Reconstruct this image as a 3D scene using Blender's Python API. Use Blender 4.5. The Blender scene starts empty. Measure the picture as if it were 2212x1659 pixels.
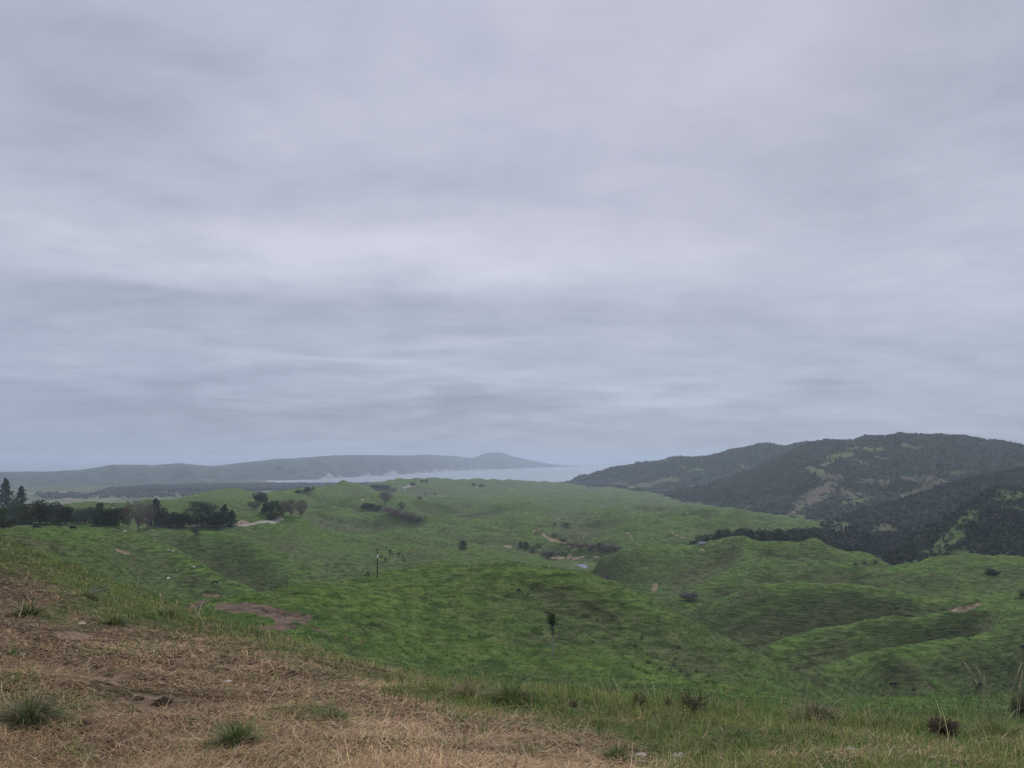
import bpy, bmesh, math
import numpy as np
rng = np.random.default_rng(7)
PI = math.pi
# ------------------------------------------------------------------ scene, camera model
sc = bpy.context.scene
C = sc.collection
CAMZ = 120.0                       # eye height above the sea
F = 769.0                          # focal length in pixels of a 1024 wide frame
PITCH = math.atan(74.0 / F)
cp, sp = math.cos(PITCH), math.sin(PITCH)
S = 1024.0 / 2212.0

def ray(px, py):
    """photo measurement (2212 wide) -> (x/y, z/y) of the sight line"""
    a = (np.asarray(px, float) * S - 512) / F
    b = (384 - np.asarray(py, float) * S) / F
    y = cp - b * sp
    return a / y, (sp + b * cp) / y

def unray(u, v):
    y = cp + v * sp
    b = (v * cp - sp) / y
    a = u / y
    return (a * F + 512) / S, (384 - b * F) / S

# ------------------------------------------------------------------ helpers
def mesh_np(name, V, faces, smooth=True, mats=(), attrs=None, cols=None):
    """faces: list of int arrays (n,k)"""
    me = bpy.data.meshes.new(name)
    V = np.ascontiguousarray(V, np.float32)
    me.vertices.add(len(V)); me.vertices.foreach_set('co', V.ravel())
    fl = [np.asarray(f, np.int32) for f in faces if len(f)]
    li = np.concatenate([f.ravel() for f in fl])
    tot = np.concatenate([np.full(len(f), f.shape[1], np.int32) for f in fl])
    me.loops.add(len(li)); me.loops.foreach_set('vertex_index', li)
    me.polygons.add(len(tot))
    st = np.zeros(len(tot), np.int32); st[1:] = np.cumsum(tot)[:-1]
    me.polygons.foreach_set('loop_start', st)
    try: me.polygons.foreach_set('loop_total', tot)
    except Exception: pass
    me.polygons.foreach_set('use_smooth', np.full(len(tot), smooth))
    for k, a in (attrs or {}).items():
        at = me.attributes.new(k, 'FLOAT', 'POINT')
        at.data.foreach_set('value', np.ascontiguousarray(a, np.float32).ravel())
    if cols is not None:
        at = me.attributes.new('col', 'FLOAT_COLOR', 'POINT')
        c4 = np.ones((len(V), 4), np.float32); c4[:, :3] = cols
        at.data.foreach_set('color', c4.ravel())
    me.update(calc_edges=True); me.validate()
    for m in mats: me.materials.append(m)
    return me

def link(name, me, parent=None, loc=None, rotz=0, scale=None):
    o = bpy.data.objects.new(name, me); C.objects.link(o)
    if parent is not None: o.parent = parent
    if loc is not None: o.location = loc
    if rotz: o.rotation_euler = (0, 0, rotz)
    if scale is not None: o.scale = scale
    return o

def tag(o, label=None, cat=None, group=None, kind=None):
    if label: o['label'] = label
    if cat: o['category'] = cat
    if group: o['group'] = group
    if kind: o['kind'] = kind
    return o

def hash2(ix, iy, seed):
    h = (ix.astype(np.int64) * 374761393 + iy.astype(np.int64) * 668265263 + seed * 974711) & 0xFFFFFFFF
    h = ((h ^ (h >> 13)) * 1274126177) & 0xFFFFFFFF
    return h ^ (h >> 16)

def gnoise(x, y, seed=0):
    ix = np.floor(x); iy = np.floor(y)
    fx = x - ix; fy = y - iy
    ix = ix.astype(np.int64); iy = iy.astype(np.int64)
    ux = fx * fx * fx * (fx * (fx * 6 - 15) + 10); uy = fy * fy * fy * (fy * (fy * 6 - 15) + 10)
    def g(dx, dy):
        a = (hash2(ix + dx, iy + dy, seed) & 1023) * (2 * PI / 1024)
        return np.cos(a) * (fx - dx) + np.sin(a) * (fy - dy)
    n0 = g(0, 0) * (1 - ux) + g(1, 0) * ux
    n1 = g(0, 1) * (1 - ux) + g(1, 1) * ux
    return (n0 * (1 - uy) + n1 * uy) * 1.5

def fbm(x, y, oct=4, seed=0, gain=.5, lac=2.03):
    s = 0; a = 1.0
    for o in range(oct):
        s = s + a * gnoise(x, y, seed + o * 17); x = x * lac + 3.1; y = y * lac - 1.7; a *= gain
    return s

def sm(e0, e1, x):
    t = np.clip((x - e0) / (e1 - e0), 0, 1)
    return t * t * (3 - 2 * t)

# ------------------------------------------------------------------ materials
def newmat(name):
    m = bpy.data.materials.new(name); m.use_nodes = True
    nt = m.node_tree; nt.nodes.clear()
    return m, nt

class NT:
    def __init__(s, nt): s.nt = nt
    def n(s, t, **kw):
        nd = s.nt.nodes.new(t)
        for k, v in kw.items():
            if k == 'ins':
                for a, b in v.items():
                    if hasattr(b, 'is_output'): s.nt.links.new(b, nd.inputs[a])
                    else: nd.inputs[a].default_value = b
            else: setattr(nd, k, v)
        return nd
    def math(s, op, a, b=None, c=None, clamp=False):
        ins = {0: a}
        if b is not None: ins[1] = b
        if c is not None: ins[2] = c
        return s.n('ShaderNodeMath', operation=op, use_clamp=clamp, ins=ins).outputs[0]
    def mix(s, f, a, b):
        nd = s.n('ShaderNodeMix', data_type='RGBA')
        for sock, val in ((nd.inputs[0], f), (nd.inputs[6], a), (nd.inputs[7], b)):
            if hasattr(val, 'is_output'): s.nt.links.new(val, sock)
            elif sock.type == 'RGBA': sock.default_value = (*val[:3], 1)
            else: sock.default_value = val
        return nd.outputs[2]
    def noise(s, vec, scale, detail=4, rough=.55, dist=0):
        return s.n('ShaderNodeTexNoise', ins={'Vector': vec, 'Scale': scale, 'Detail': detail, 'Roughness': rough, 'Distortion': dist}).outputs[0]
    def mapr(s, v, a, b, c=0, d=1):
        return s.n('ShaderNodeMapRange', ins={0: v, 1: a, 2: b, 3: c, 4: d}).outputs[0]
    def scalev(s, vec, xyz):
        return s.n('ShaderNodeVectorMath', operation='MULTIPLY', ins={0: vec, 1: xyz}).outputs[0]
    def attr(s, name):
        return s.n('ShaderNodeAttribute', attribute_name=name)
    def out(s, surf, **kw):
        o = s.n('ShaderNodeOutputMaterial'); s.nt.links.new(surf, o.inputs[0]); return o

def bsdf(T, col, rough=.9, spec=.15, normal=None, **extra):
    ins = {'Base Color': col if hasattr(col, 'is_output') else (*col, 1), 'Roughness': rough, 'Specular IOR Level': spec}
    if normal is not None: ins['Normal'] = normal
    ins.update(extra)
    return T.n('ShaderNodeBsdfPrincipled', ins=ins).outputs[0]

def simple(name, col, rough=.85, spec=.2, var=.25, scale=3.0, coord='Object', bump=0):
    m, nt = newmat(name); T = NT(nt)
    tc = T.n('ShaderNodeTexCoord').outputs[coord]
    f = T.mapr(T.noise(tc, scale), .3, .7)
    lo = tuple(c * (1 - var) for c in col); hi = tuple(min(1, c * (1 + var)) for c in col)
    c = T.mix(f, lo, hi)
    nrm = None
    if bump:
        nrm = T.n('ShaderNodeBump', ins={'Height': f, 'Strength': bump, 'Distance': .05}).outputs[0]
    T.out(bsdf(T, c, rough, spec, nrm))
    return m

def leafmat(name, cols, var=.35, scale=.6, trans=.25):
    """foliage: colour attribute-free, varies by clump and by tree"""
    m, nt = newmat(name); T = NT(nt)
    tc = T.n('ShaderNodeTexCoord').outputs['Object']
    oi = T.n('ShaderNodeObjectInfo').outputs['Random']
    f = T.mapr(T.noise(tc, scale, 3), .35, .65)
    c = T.mix(f, cols[0], cols[1])
    c = T.mix(T.math('MULTIPLY', oi, .5), c, cols[2])
    d = bsdf(T, c, .8, .2)
    t = T.n('ShaderNodeBsdfTranslucent', ins={'Color': c}).outputs[0]
    ms = T.n('ShaderNodeMixShader', ins={0: trans, 1: d, 2: t}).outputs[0]
    T.out(ms)
    return m

def blademat(name, trans=.3):
    m, nt = newmat(name); T = NT(nt)
    c = T.attr('col').outputs['Color']
    d = bsdf(T, c, .7, .25)
    t = T.n('ShaderNodeBsdfTranslucent', ins={'Color': c}).outputs[0]
    T.out(T.n('ShaderNodeMixShader', ins={0: trans, 1: d, 2: t}).outputs[0])
    return m

def ground_material():
    m, nt = newmat('pasture'); T = NT(nt)
    geo = T.n('ShaderNodeNewGeometry')
    pos = geo.outputs['Position']
    nz = T.n('ShaderNodeSeparateXYZ', ins={0: geo.outputs['Normal']}).outputs[2]
    big = T.noise(pos, .012, 4)
    mid = T.noise(pos, .06, 5, .6)
    tex = T.noise(pos, .55, 5, .62)
    streak = T.noise(T.scalev(pos, (.22, .22, 1.5)), 1.0, 5, .62, .4)
    lean = T.noise(T.scalev(pos, (.05, .05, .42)), 1.0, 4, .6, .6)
    fine = T.noise(pos, 3.0, 3, .6)
    dry, mud, clay, brown, lush_lit, near = [T.attr(k).outputs['Fac'] for k in ('dry', 'mud', 'clay', 'brown', 'lush_lit', 'near')]
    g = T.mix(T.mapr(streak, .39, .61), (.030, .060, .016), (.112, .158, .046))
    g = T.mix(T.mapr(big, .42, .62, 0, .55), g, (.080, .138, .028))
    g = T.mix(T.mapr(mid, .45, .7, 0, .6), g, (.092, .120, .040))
    g = T.mix(T.math('MULTIPLY', lush_lit, .8), g, T.mix(T.mapr(streak, .40, .61), (.038, .080, .014), (.124, .196, .038)))
    # thin, browner turf on the steep faces; brown also carries painted shade
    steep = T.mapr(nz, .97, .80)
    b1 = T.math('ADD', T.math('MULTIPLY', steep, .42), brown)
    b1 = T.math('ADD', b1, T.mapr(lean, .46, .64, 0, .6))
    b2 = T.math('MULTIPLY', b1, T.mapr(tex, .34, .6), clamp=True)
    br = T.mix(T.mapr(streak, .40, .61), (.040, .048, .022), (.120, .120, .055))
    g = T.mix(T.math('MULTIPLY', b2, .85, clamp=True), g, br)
    # specks of dead grass and dark rush clumps
    g = T.mix(T.mapr(fine, .60, .74, 0, .45), g, (.20, .20, .09))
    g = T.mix(T.mapr(tex, .45, .31, 0, .62), g, (.022, .048, .012))
    # near ground: thatch and soil
    soil = T.mix(T.mapr(fine, .35, .65), (.032, .021, .014), (.095, .064, .038))
    soil = T.mix(T.mapr(T.noise(pos, 14, 3), .4, .65, 0, .6), soil, (.15, .105, .062))
    gn = T.mix(T.mapr(tex, .35, .65), (.035, .060, .018), (.085, .105, .035))
    nr = T.mix(dry, gn, soil)
    g = T.mix(near, g, nr)
    mudc = T.mix(T.mapr(tex, .35, .65), (.075, .052, .038), (.19, .135, .095))
    mudc = T.mix(T.mapr(fine, .5, .72, 0, .5), mudc, (.26, .21, .16))
    edge = T.math('ADD', mud, T.mapr(tex, .3, .7, -.28, .28))
    g = T.mix(T.math('MULTIPLY', T.mapr(edge, .42, .58), T.mapr(mud, .02, .12)), g, mudc)
    cl = T.mix(T.mapr(mid, .35, .65), (.30, .19, .115), (.40, .32, .235))
    cl = T.mix(T.mapr(tex, .38, .62, 0, .8), cl, (.17, .12, .07))
    g = T.mix(T.mapr(T.math('ADD', clay, T.math('ADD', T.mapr(tex, .3, .7, -.25, .25), T.mapr(mid, .3, .7, -.15, .15))), .45, .75), g, cl)
    h = T.math('ADD', T.math('MULTIPLY', streak, 1.0), T.math('MULTIPLY', tex, .8))
    h = T.math('ADD', h, T.math('MULTIPLY', fine, .25))
    bump = T.n('ShaderNodeBump', ins={'Height': h, 'Strength': 1.0, 'Distance': 1.5}).outputs[0]
    T.out(bsdf(T, g, .95, .08, bump))
    return m

def bushhill_material(name, dark, dark2, grass, grass2, thr=.5):
    m, nt = newmat(name); T = NT(nt)
    pos = T.n('ShaderNodeNewGeometry').outputs['Position']
    op, br = T.attr('open').outputs['Fac'], T.attr('brown').outputs['Fac']
    a = T.noise(pos, .05, 5, .65); b = T.noise(pos, .2, 4, .6); c = T.noise(pos, .012, 4)
    bush = T.mix(T.mapr(b, .35, .65), dark, dark2)
    gr = T.mix(T.mapr(c, .4, .6), grass, grass2)
    gr = T.mix(br, gr, (.125, .098, .076))
    f = T.mapr(T.math('ADD', op, T.mapr(a, .3, .7, -.4, .4)), .4, .6)
    col = T.mix(f, bush, gr)
    bump = T.n('ShaderNodeBump', ins={'Height': T.math('ADD', b, a), 'Strength': .8, 'Distance': 4.0}).outputs[0]
    T.out(bsdf(T, col, .95, .05, bump))
    return m

# ------------------------------------------------------------------ the ground: control lines (photo px, photo py, distance)
L = []
def line(*pts, n=None): L.append(pts)
# foreground paddock
line((-500,1659,4.9),(0,1659,5.0),(550,1659,5.1),(1106,1659,5.2),(1660,1659,5.35),(2212,1659,5.5),(2700,1659,5.6))
line((-300,1400,8.5),(0,1400,8.5),(280,1450,8.4),(550,1500,7.8),(1106,1560,7.5),(1660,1600,7.0),(2212,1612,7.2),(2600,1620,7.3))
line((-300,1270,13.5),(0,1280,13),(200,1330,12),(400,1380,11.5),(550,1420,10.4))
line((-350,1118,32),(0,1172,26),(100,1205,23),(200,1245,20),(300,1290,17.5),(400,1325,15.5),(500,1352,14),(600,1385,13),(700,1415,12.5),(850,1450,12),(1000,1480,11.5),(1150,1500,11),(1300,1515,10.5),(1450,1530,10.3),(1600,1540,10),(1750,1546,10),(1900,1552,9.8),(2050,1562,9.5),(2212,1575,9.3),(2600,1600,9))
line((1000,1507,15),(1106,1525,15),(1300,1545,14.5),(1600,1568,14),(1900,1578,13.5),(2212,1598,13),(2600,1620,13))
line((1000,1510,22),(1106,1528,22),(1600,1570,21),(2212,1600,20),(2600,1620,20))
line((0,1188,40),(200,1266,36),(400,1350,30),(600,1412,26),(800,1470,24))
line((-300,1140,60),(0,1185,70),(200,1262,70),(400,1345,60),(600,1400,55),(800,1455,48),(1000,1490,42),(1106,1490,40),(1300,1510,38),(1600,1545,36),(1900,1555,34),(2212,1572,33),(2600,1590,33))
# left slopes
line((-300,1130,150),(0,1168,120),(200,1240,125),(400,1313,130))
line((-300,1125,300),(0,1150,250),(200,1165,290))
line((200,1200,200),(100,1165,200),(300,1262,190),(400,1290,200))
line((300,1234,308),(350,1252,312),(400,1268,316),(460,1288,300))
line((-300,1120,420),(0,1138,370),(100,1137,375),(200,1133,380),(232,1127,378),(300,1150,358),(375,1190,345),(425,1217,335),(500,1255,318),(560,1287,300))
line((330,1184,428),(400,1228,405),(480,1264,384),(560,1304,358))
line((397,1154,445),(471,1155,440),(489,1162,430),(554,1197,405),(620,1240,375),(660,1272,340))
line((330,1138,520),(410,1137,520),(502,1135,520),(543,1132,525),(584,1127,535),(609,1119,560),(650,1119,575))
line((400,1149,490),(500,1152,490),(600,1182,485),(660,1204,462))
line((650,1150,540),(720,1160,560),(750,1180,520),(700,1205,470),(700,1240,400))
line((0,1150,500),(150,1150,520),(280,1150,520))
line((280,1110,640),(410,1105,640),(520,1108,640),(580,1098,680))
line((150,1100,760),(250,1093,760),(343,1089,760),(480,1087,760),(560,1086,780))
line((150,1098,1000),(280,1089,950),(343,1085,1000),(440,1083,980),(500,1080,960),(545,1082,900))
line((415,1076,1100),(461,1061,1150),(500,1053,1180),(515,1054,1180),(536,1064,1150),(554,1069,1080))
line((-300,1110,1300),(0,1110,1300),(200,1105,1300),(400,1092,1400),(500,1075,1400),(600,1085,1300))
# knoll
line((430,1310,120),(480,1300,126),(560,1287,140),(650,1270,158),(740,1258,175),(812,1248,190),(880,1232,197),(950,1222,200),(1010,1228,197),(1080,1228,193),(1150,1243,190),(1240,1265,184),(1320,1288,180),(1400,1312,175),(1470,1340,172),(1540,1372,170),(1600,1400,168),(1660,1425,166),(1720,1460,166),(1775,1495,170))
line((480,1345,90),(560,1340,112),(640,1340,112),(750,1335,128))
line((600,1385,82),(750,1405,92),(950,1440,104),(1200,1468,106),(1400,1482,104),(1600,1512,92),(1780,1524,98),(1900,1530,70),(2100,1545,50),(2212,1550,50),(2600,1570,50))
line((950,1380,136),(1200,1422,138),(1400,1440,136),(1600,1470,130),(1780,1506,150))
line((950,1300,168),(1080,1340,164),(1200,1380,158),(1300,1395,157),(1400,1392,156),(1600,1436,153))
line((1200,1320,175),(1300,1345,171),(1100,1280,182))
line((1900,1505,125),(2100,1512,120),(2212,1502,150),(2600,1520,150))
line((1850,1492,212),(1930,1485,234),(2020,1488,230),(2115,1484,236),(2212,1464,250),(2500,1455,250))
# behind the knoll
line((560,1302,180),(640,1298,203),(812,1284,238),(950,1264,246),(1080,1274,242),(1240,1310,235),(1400,1356,224),(1540,1414,214),(1660,1464,203))
line((560,1318,215),(640,1314,245),(700,1314,280),(812,1303,308),(950,1288,330),(1080,1302,335),(1180,1320,348),(1260,1336,385))
# gully, valley floor
line((1778,1504,192),(1745,1490,216),(1700,1472,243),(1600,1446,278),(1500,1406,325),(1400,1360,380),(1320,1308,445),(1300,1270,490),(1272,1238,545),(1258,1222,575),(1240,1203,615))
# right hill country: crest lines and the folds between them
line((1275,1235,545),(1290,1215,530),(1336,1192,500),(1381,1180,490),(1456,1176,490),(1496,1179,490),(1531,1172,490),(1569,1164,490),(1601,1160,480),(1659,1173,470),(1709,1172,470),(1734,1172,470),(1757,1162,470),(1784,1176,470),(1814,1191,470),(1854,1191,475),(1884,1200,475),(1904,1212,470))
line((1320,1212,540),(1381,1192,512),(1456,1188,512),(1531,1185,518),(1569,1178,512),(1601,1174,502),(1659,1187,492),(1709,1186,492),(1757,1178,490),(1814,1207,492),(1884,1216,498))
line((1336,1216,570),(1456,1205,555),(1569,1198,555),(1659,1200,540),(1757,1200,530))
line((1330,1222,600),(1400,1215,620),(1500,1205,620),(1600,1198,610),(1700,1202,600),(1800,1215,580),(1900,1240,560),(2050,1262,540),(2212,1270,520),(2500,1280,500))
line((1660,1216,455),(1760,1224,442),(1860,1242,430),(1950,1245,425))
line((1659,1200,425),(1759,1207,405),(1859,1226,392),(1909,1236,390),(1971,1223,390),(2016,1210,390),(2084,1225,380),(2159,1225,370),(2212,1228,362),(2500,1238,355))
line((1440,1318,362),(1505,1279,392),(1557,1252,405),(1610,1228,415),(1645,1206,420))
line((1440,1280,436),(1500,1252,452),(1560,1222,462))
line((1490,1322,362),(1540,1300,352),(1580,1280,352),(1615,1265,348),(1645,1261,344),(1680,1264,338),(1767,1272,330),(1850,1278,325),(1950,1290,322),(2050,1302,318))
line((1560,1312,384),(1590,1302,384),(1640,1292,378),(1740,1288,364),(1850,1292,352),(2000,1304,345),(2150,1282,345))
line((1540,1412,314),(1600,1408,308),(1650,1402,306),(1784,1370,312),(1950,1352,310),(2050,1336,308))
line((1659,1394,268),(1784,1357,284),(1884,1337,290),(1916,1333,290),(2009,1334,290),(2110,1312,296),(2212,1290,302),(2500,1280,302))
line((1730,1452,256),(1850,1426,268),(1950,1420,277),(2100,1380,287))
line((1775,1456,216),(1798,1438,224),(1860,1415,240),(1950,1400,248),(2050,1380,258),(2150,1360,266),(2212,1348,270),(2500,1340,272))
# middle rolling country
line((850,1226,420),(900,1208,475),(950,1195,520),(1000,1187,560),(1060,1190,560),(1150,1205,560),(1200,1225,520))
line((690,1136,600),(719,1142,640),(754,1151,615),(806,1153,622),(876,1148,660),(929,1148,682),(981,1163,640),(1034,1172,622))
line((690,1150,640),(754,1160,655),(806,1162,668),(876,1157,708),(929,1158,728),(981,1173,690),(1040,1184,668))
line((719,1172,592),(806,1184,586),(876,1176,622),(929,1174,645),(975,1180,610))
line((780,1122,860),(806,1125,880),(876,1125,902),(943,1125,905),(981,1134,855),(1016,1135,852),(1060,1142,830))
line((806,1131,955),(876,1131,980),(943,1131,985),(1016,1142,925),(1070,1150,890))
line((806,1146,790),(876,1144,815),(943,1144,820),(1016,1154,770))
line((855,1172,548),(894,1177,560),(938,1183,566)); line((870,1192,516),(938,1200,530))
line((1034,1166,700),(1060,1178,640),(1106,1185,630),(1156,1197,615),(1200,1196,630)); line((1050,1196,596),(1106,1206,588)); line((1090,1170,720),(1130,1180,690))
line((620,1116,620),(700,1110,900),(850,1110,1000),(1000,1110,1080),(1150,1120,980))
line((1156,1146,790),(1208,1170,710),(1252,1186,665),(1296,1191,645),(1339,1191,640))
line((1201,1121,880),(1243,1112,930),(1287,1113,930),(1348,1113,930),(1420,1117,900),(1500,1125,840),(1600,1135,790),(1680,1143,770))
line((1400,1165,680),(1450,1160,690),(1550,1152,710))
line((1243,1110,1120),(1400,1100,1250),(1450,1099,1320),(1520,1100,1250),(1600,1115,1080),(1680,1137,960))
line((1100,1075,1600),(1200,1080,1550),(1300,1085,1500),(1400,1086,1550))
line((900,1078,1550),(800,1085,1300),(700,1088,1050),(1000,1078,1600))
line((1520,1090,1650),(1430,1072,2000),(1350,1062,2250),(1300,1053,2850),(1250,1047,3350),(1220,1044,3700))
line((1480,1072,2100),(1600,1080,1900),(1640,1120,1200),(1760,1150,900),(2000,1200,700),(2212,1240,620),(2500,1250,600))
line((590,1079,900),(643,1070,1000),(683,1057,1230),(713,1052,1400),(735,1047,1600),(803,1049,1850),(835,1041,2150),(865,1039,2200),(898,1036,2250),(915,1038,2280),(943,1035,2350),(990,1039,2420),(1025,1036,2500),(1065,1039,2600),(1106,1039,2700),(1163,1041,2850),(1231,1045,3150))
line((713,1060,1500),(735,1057,1760),(803,1058,2050),(865,1050,2450),(943,1047,2650),(1025,1048,2800))
line((800,1062,1700),(900,1058,1900),(1000,1056,2000),(1100,1056,2200),(1200,1056,2400))
ctrl = []
for pts in L:
    p = np.array(pts, float)
    u, v = ray(p[:, 0], p[:, 1]); y = p[:, 2]
    q = np.stack([u, np.log(y), v + 1.7 / y], 1)
    for a, b in zip(q[:-1], q[1:]):
        d = math.hypot((b[0] - a[0]) * 2, b[1] - a[1])
        k = max(1, int(d / (.034 if 100 < math.exp(a[1]) < 1000 else .08) + .5))
        for j in range(k): ctrl.append(a + (b - a) * j / k)
    ctrl.append(q[-1])
def zc(u, y, z): ctrl.append(np.array([u, math.log(y), z / y + 1.7 / y]))
for u in (-1.3, -.7, 0, .7, 1.3):
    for y in (1.1, 1.8, 3.0): zc(u, y, -1.62 - .05 * y - .012 * y * (u + .7))
for u in (-1.1, -.85, -.6, -.45, -.3, -.15): zc(u, 2000 if u < -.35 else 2700, -121.); zc(u, 2600 if u < -.35 else 3100, -128.); zc(u, 4200, -140.); zc(u, 6500, -150)
for u in (0.0, .1, .2): zc(u, 4200, -135.); zc(u, 6500, -150)
for u in (.3, .5, .7, .9, 1.2): zc(u, 1500, -105.); zc(u, 2600, -108.); zc(u, 4200, -120); zc(u, 6500, -150)
ctrl = np.array(ctrl)
SX = 2.2
def kern(r2): return np.where(r2 > 1e-12, .5 * r2 * np.log(np.maximum(r2, 1e-12)), 0)
A = ctrl[:, :2] * (SX, 1); n = len(A)
K = kern(((A[:, None] - A[None]) ** 2).sum(-1)) + np.eye(n) * 6e-5
Pm = np.c_[np.ones(n), A]
M = np.zeros((n + 3, n + 3)); M[:n, :n] = K; M[:n, n:] = Pm; M[n:, :n] = Pm.T
sol = np.linalg.solve(M, np.r_[ctrl[:, 2], 0, 0, 0])
cu = np.linspace(-1.35, 1.35, 300); cy = np.linspace(math.log(1.05), math.log(6800), 640)
G = np.zeros((640, 300))
for i, ly in enumerate(cy):
    q = np.stack([cu * SX, np.full_like(cu, ly)], 1)
    G[i] = kern(((q[:, None] - A[None]) ** 2).sum(-1)) @ sol[:n] + np.c_[np.ones(len(q)), q] @ sol[n:]
def crmat(src, dst):
    h = src[1] - src[0]; t = (dst - src[0]) / h
    i = np.clip(np.floor(t).astype(int), 1, len(src) - 3); f = t - i
    W = np.zeros((len(dst), len(src))); r = np.arange(len(dst))
    W[r, i - 1] = -.5 * f + f * f - .5 * f ** 3; W[r, i] = 1 - 2.5 * f * f + 1.5 * f ** 3
    W[r, i + 1] = .5 * f + 2 * f * f - 1.5 * f ** 3; W[r, i + 2] = -.5 * f * f + .5 * f ** 3
    return W
gu = np.r_[np.linspace(-1.33, -.72, 60, endpoint=False), np.linspace(-.72, .72, 900), np.linspace(.72, 1.33, 61)[1:]]
def lseg(a, b, k): return np.linspace(math.log(a), math.log(b), k, endpoint=False)
gl = np.r_[lseg(1.1, 4, 60), lseg(4, 30, 240), lseg(30, 120, 170), lseg(120, 720, 540), lseg(720, 3000, 330), np.linspace(math.log(3000), math.log(6600), 50)]
gy = np.exp(gl)
Wv = crmat(cy, gl) @ G @ crmat(cu, gu).T
X = gu[None] * gy[:, None]; Y = np.repeat(gy[:, None], len(gu), 1)
Z = (Wv - 1.7 / Y) * Y
# landform: folds, humps, stock-trod steps
farw = sm(500, 850, Y); midw = sm(40, 110, Y)
wx_, wy_ = X + 45 * fbm(X / 240, Y / 240, 2, 6), Y + 45 * fbm(X / 240 + 5, Y / 240, 2, 8)
fold = .30 - np.abs(fbm(wx_ / 250, wy_ / 250, 3, 5))
spur = .30 - np.abs(fbm((wx_ + .4 * wy_) / 80, wy_ / 95, 3, 15))
fold2 = np.abs(fbm(X / 75 + .3 * fbm(X / 160, Y / 160, 2, 9), Y / 75, 3, 11)) - .33
amp = 1 - .9 * sm(950, 1600, Y)
flat = sm(.12, .3, gu[None] + 0 * Y) * sm(1500, 1800, Y)            # river flats stay level
flat = np.maximum(flat, sm(-.22, -.3, gu[None] + 0 * Y) * sm(700, 800, Y) * .8)
farf = sm(900, 1500, Y) * (1 - flat)
Z += farf * (13 * (.28 - np.abs(fbm(wx_ / 130, wy_ / 170, 3, 25))) + 4 * fbm(X / 45, Y / 60, 2, 27))
Z += farw * amp * (1 - flat) * (27 * fold + 10 * fold2)
Z += sm(190, 270, Y) * (1 - .8 * farw) * (1.4 + 3.2 * sm(330, 370, Y) - 3.2 * sm(390, 455, Y)) * spur * (1 - .6 * sm(-.02, .06, X / Y) * (1 - sm(260, 330, Y)))
Z += sm(200, 300, Y) * (1 - .9 * farw) * 1.3 * (.28 - np.abs(fbm((X - .5 * Y) / 36, (Y + .3 * X) / 48, 3, 19)))
Z += midw * (1 - .7 * farw) * (.9 * fold2 + .7 * (np.abs(fbm(X / 26, Y / 26, 3, 21)) - .3))
Z += sm(25, 70, Y) * (.42 * fbm(X / 7, Y / 5, 3, 31) + .22 * fbm(X / 2.2, Y / 1.3, 2, 37))
Z += sm(140, 280, Y) * .5 * fbm(X / 12, Y / 8, 3, 39)
st = Z / 1.5 + .8 * fbm(X / 30, Y / 30, 2, 41)
Z += sm(60, 140, Y) * .24 * np.clip(.35 + .9 * fbm(X / 38, Y / 38, 2, 43), 0, 1) * np.sin(2 * PI * st) * (1 - .3 * farw)
nearw = 1 - sm(25, 45, Y)
Z += nearw * (.05 * fbm(X / 1.1, Y / 1.1, 4, 51) + .07 * fbm(X / 3.7, Y / 3.7, 2, 57))
Z = np.maximum(Z + CAMZ, -14.0)
# ------------------------------------------------------------------ looking up the ground
def ground(x, y):
    x = np.atleast_1d(np.asarray(x, float)); y = np.atleast_1d(np.asarray(y, float))
    u = x / y; l = np.log(y)
    i = np.clip(np.searchsorted(gl, l) - 1, 0, len(gl) - 2); j = np.clip(np.searchsorted(gu, u) - 1, 0, len(gu) - 2)
    a = np.clip((l - gl[i]) / (gl[i + 1] - gl[i]), 0, 1); b = np.clip((u - gu[j]) / (gu[j + 1] - gu[j]), 0, 1)
    return (Z[i, j] * (1 - b) + Z[i, j + 1] * b) * (1 - a) + (Z[i + 1, j] * (1 - b) + Z[i + 1, j + 1] * b) * a
def hit(px, py, ymin=4, ymax=6000):
    u, v = ray(px, py); u = float(u); v = float(v)
    j = int(np.clip(np.searchsorted(gu, u) - 1, 0, len(gu) - 2)); b = (u - gu[j]) / (gu[j + 1] - gu[j])
    vv = ((Z[:, j] * (1 - b) + Z[:, j + 1] * b) - CAMZ) / gy
    ok = np.where((gy > ymin) & (gy < ymax))[0]
    k = np.where(vv[ok] >= v)[0]
    k = ok[k[0]] if len(k) else ok[int(np.argmax(vv[ok]))]
    y = gy[k]
    if k > 0 and vv[k] > vv[k - 1] and vv[k - 1] < v <= vv[k]:
        y = gy[k - 1] + (gy[k] - gy[k - 1]) * (v - vv[k - 1]) / (vv[k] - vv[k - 1])
    return u * y, y, float(ground(u * y, y)[0])

def inside(px, py, poly):
    r = np.zeros(px.shape, bool); k = len(poly)
    for i in range(k):
        (x1, y1), (x2, y2) = poly[i], poly[(i + 1) % k]
        c = ((y1 > py) != (y2 > py)) & (px < (x2 - x1) * (py - y1) / (y2 - y1 + 1e-12) + x1); r ^= c
    return r
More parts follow.
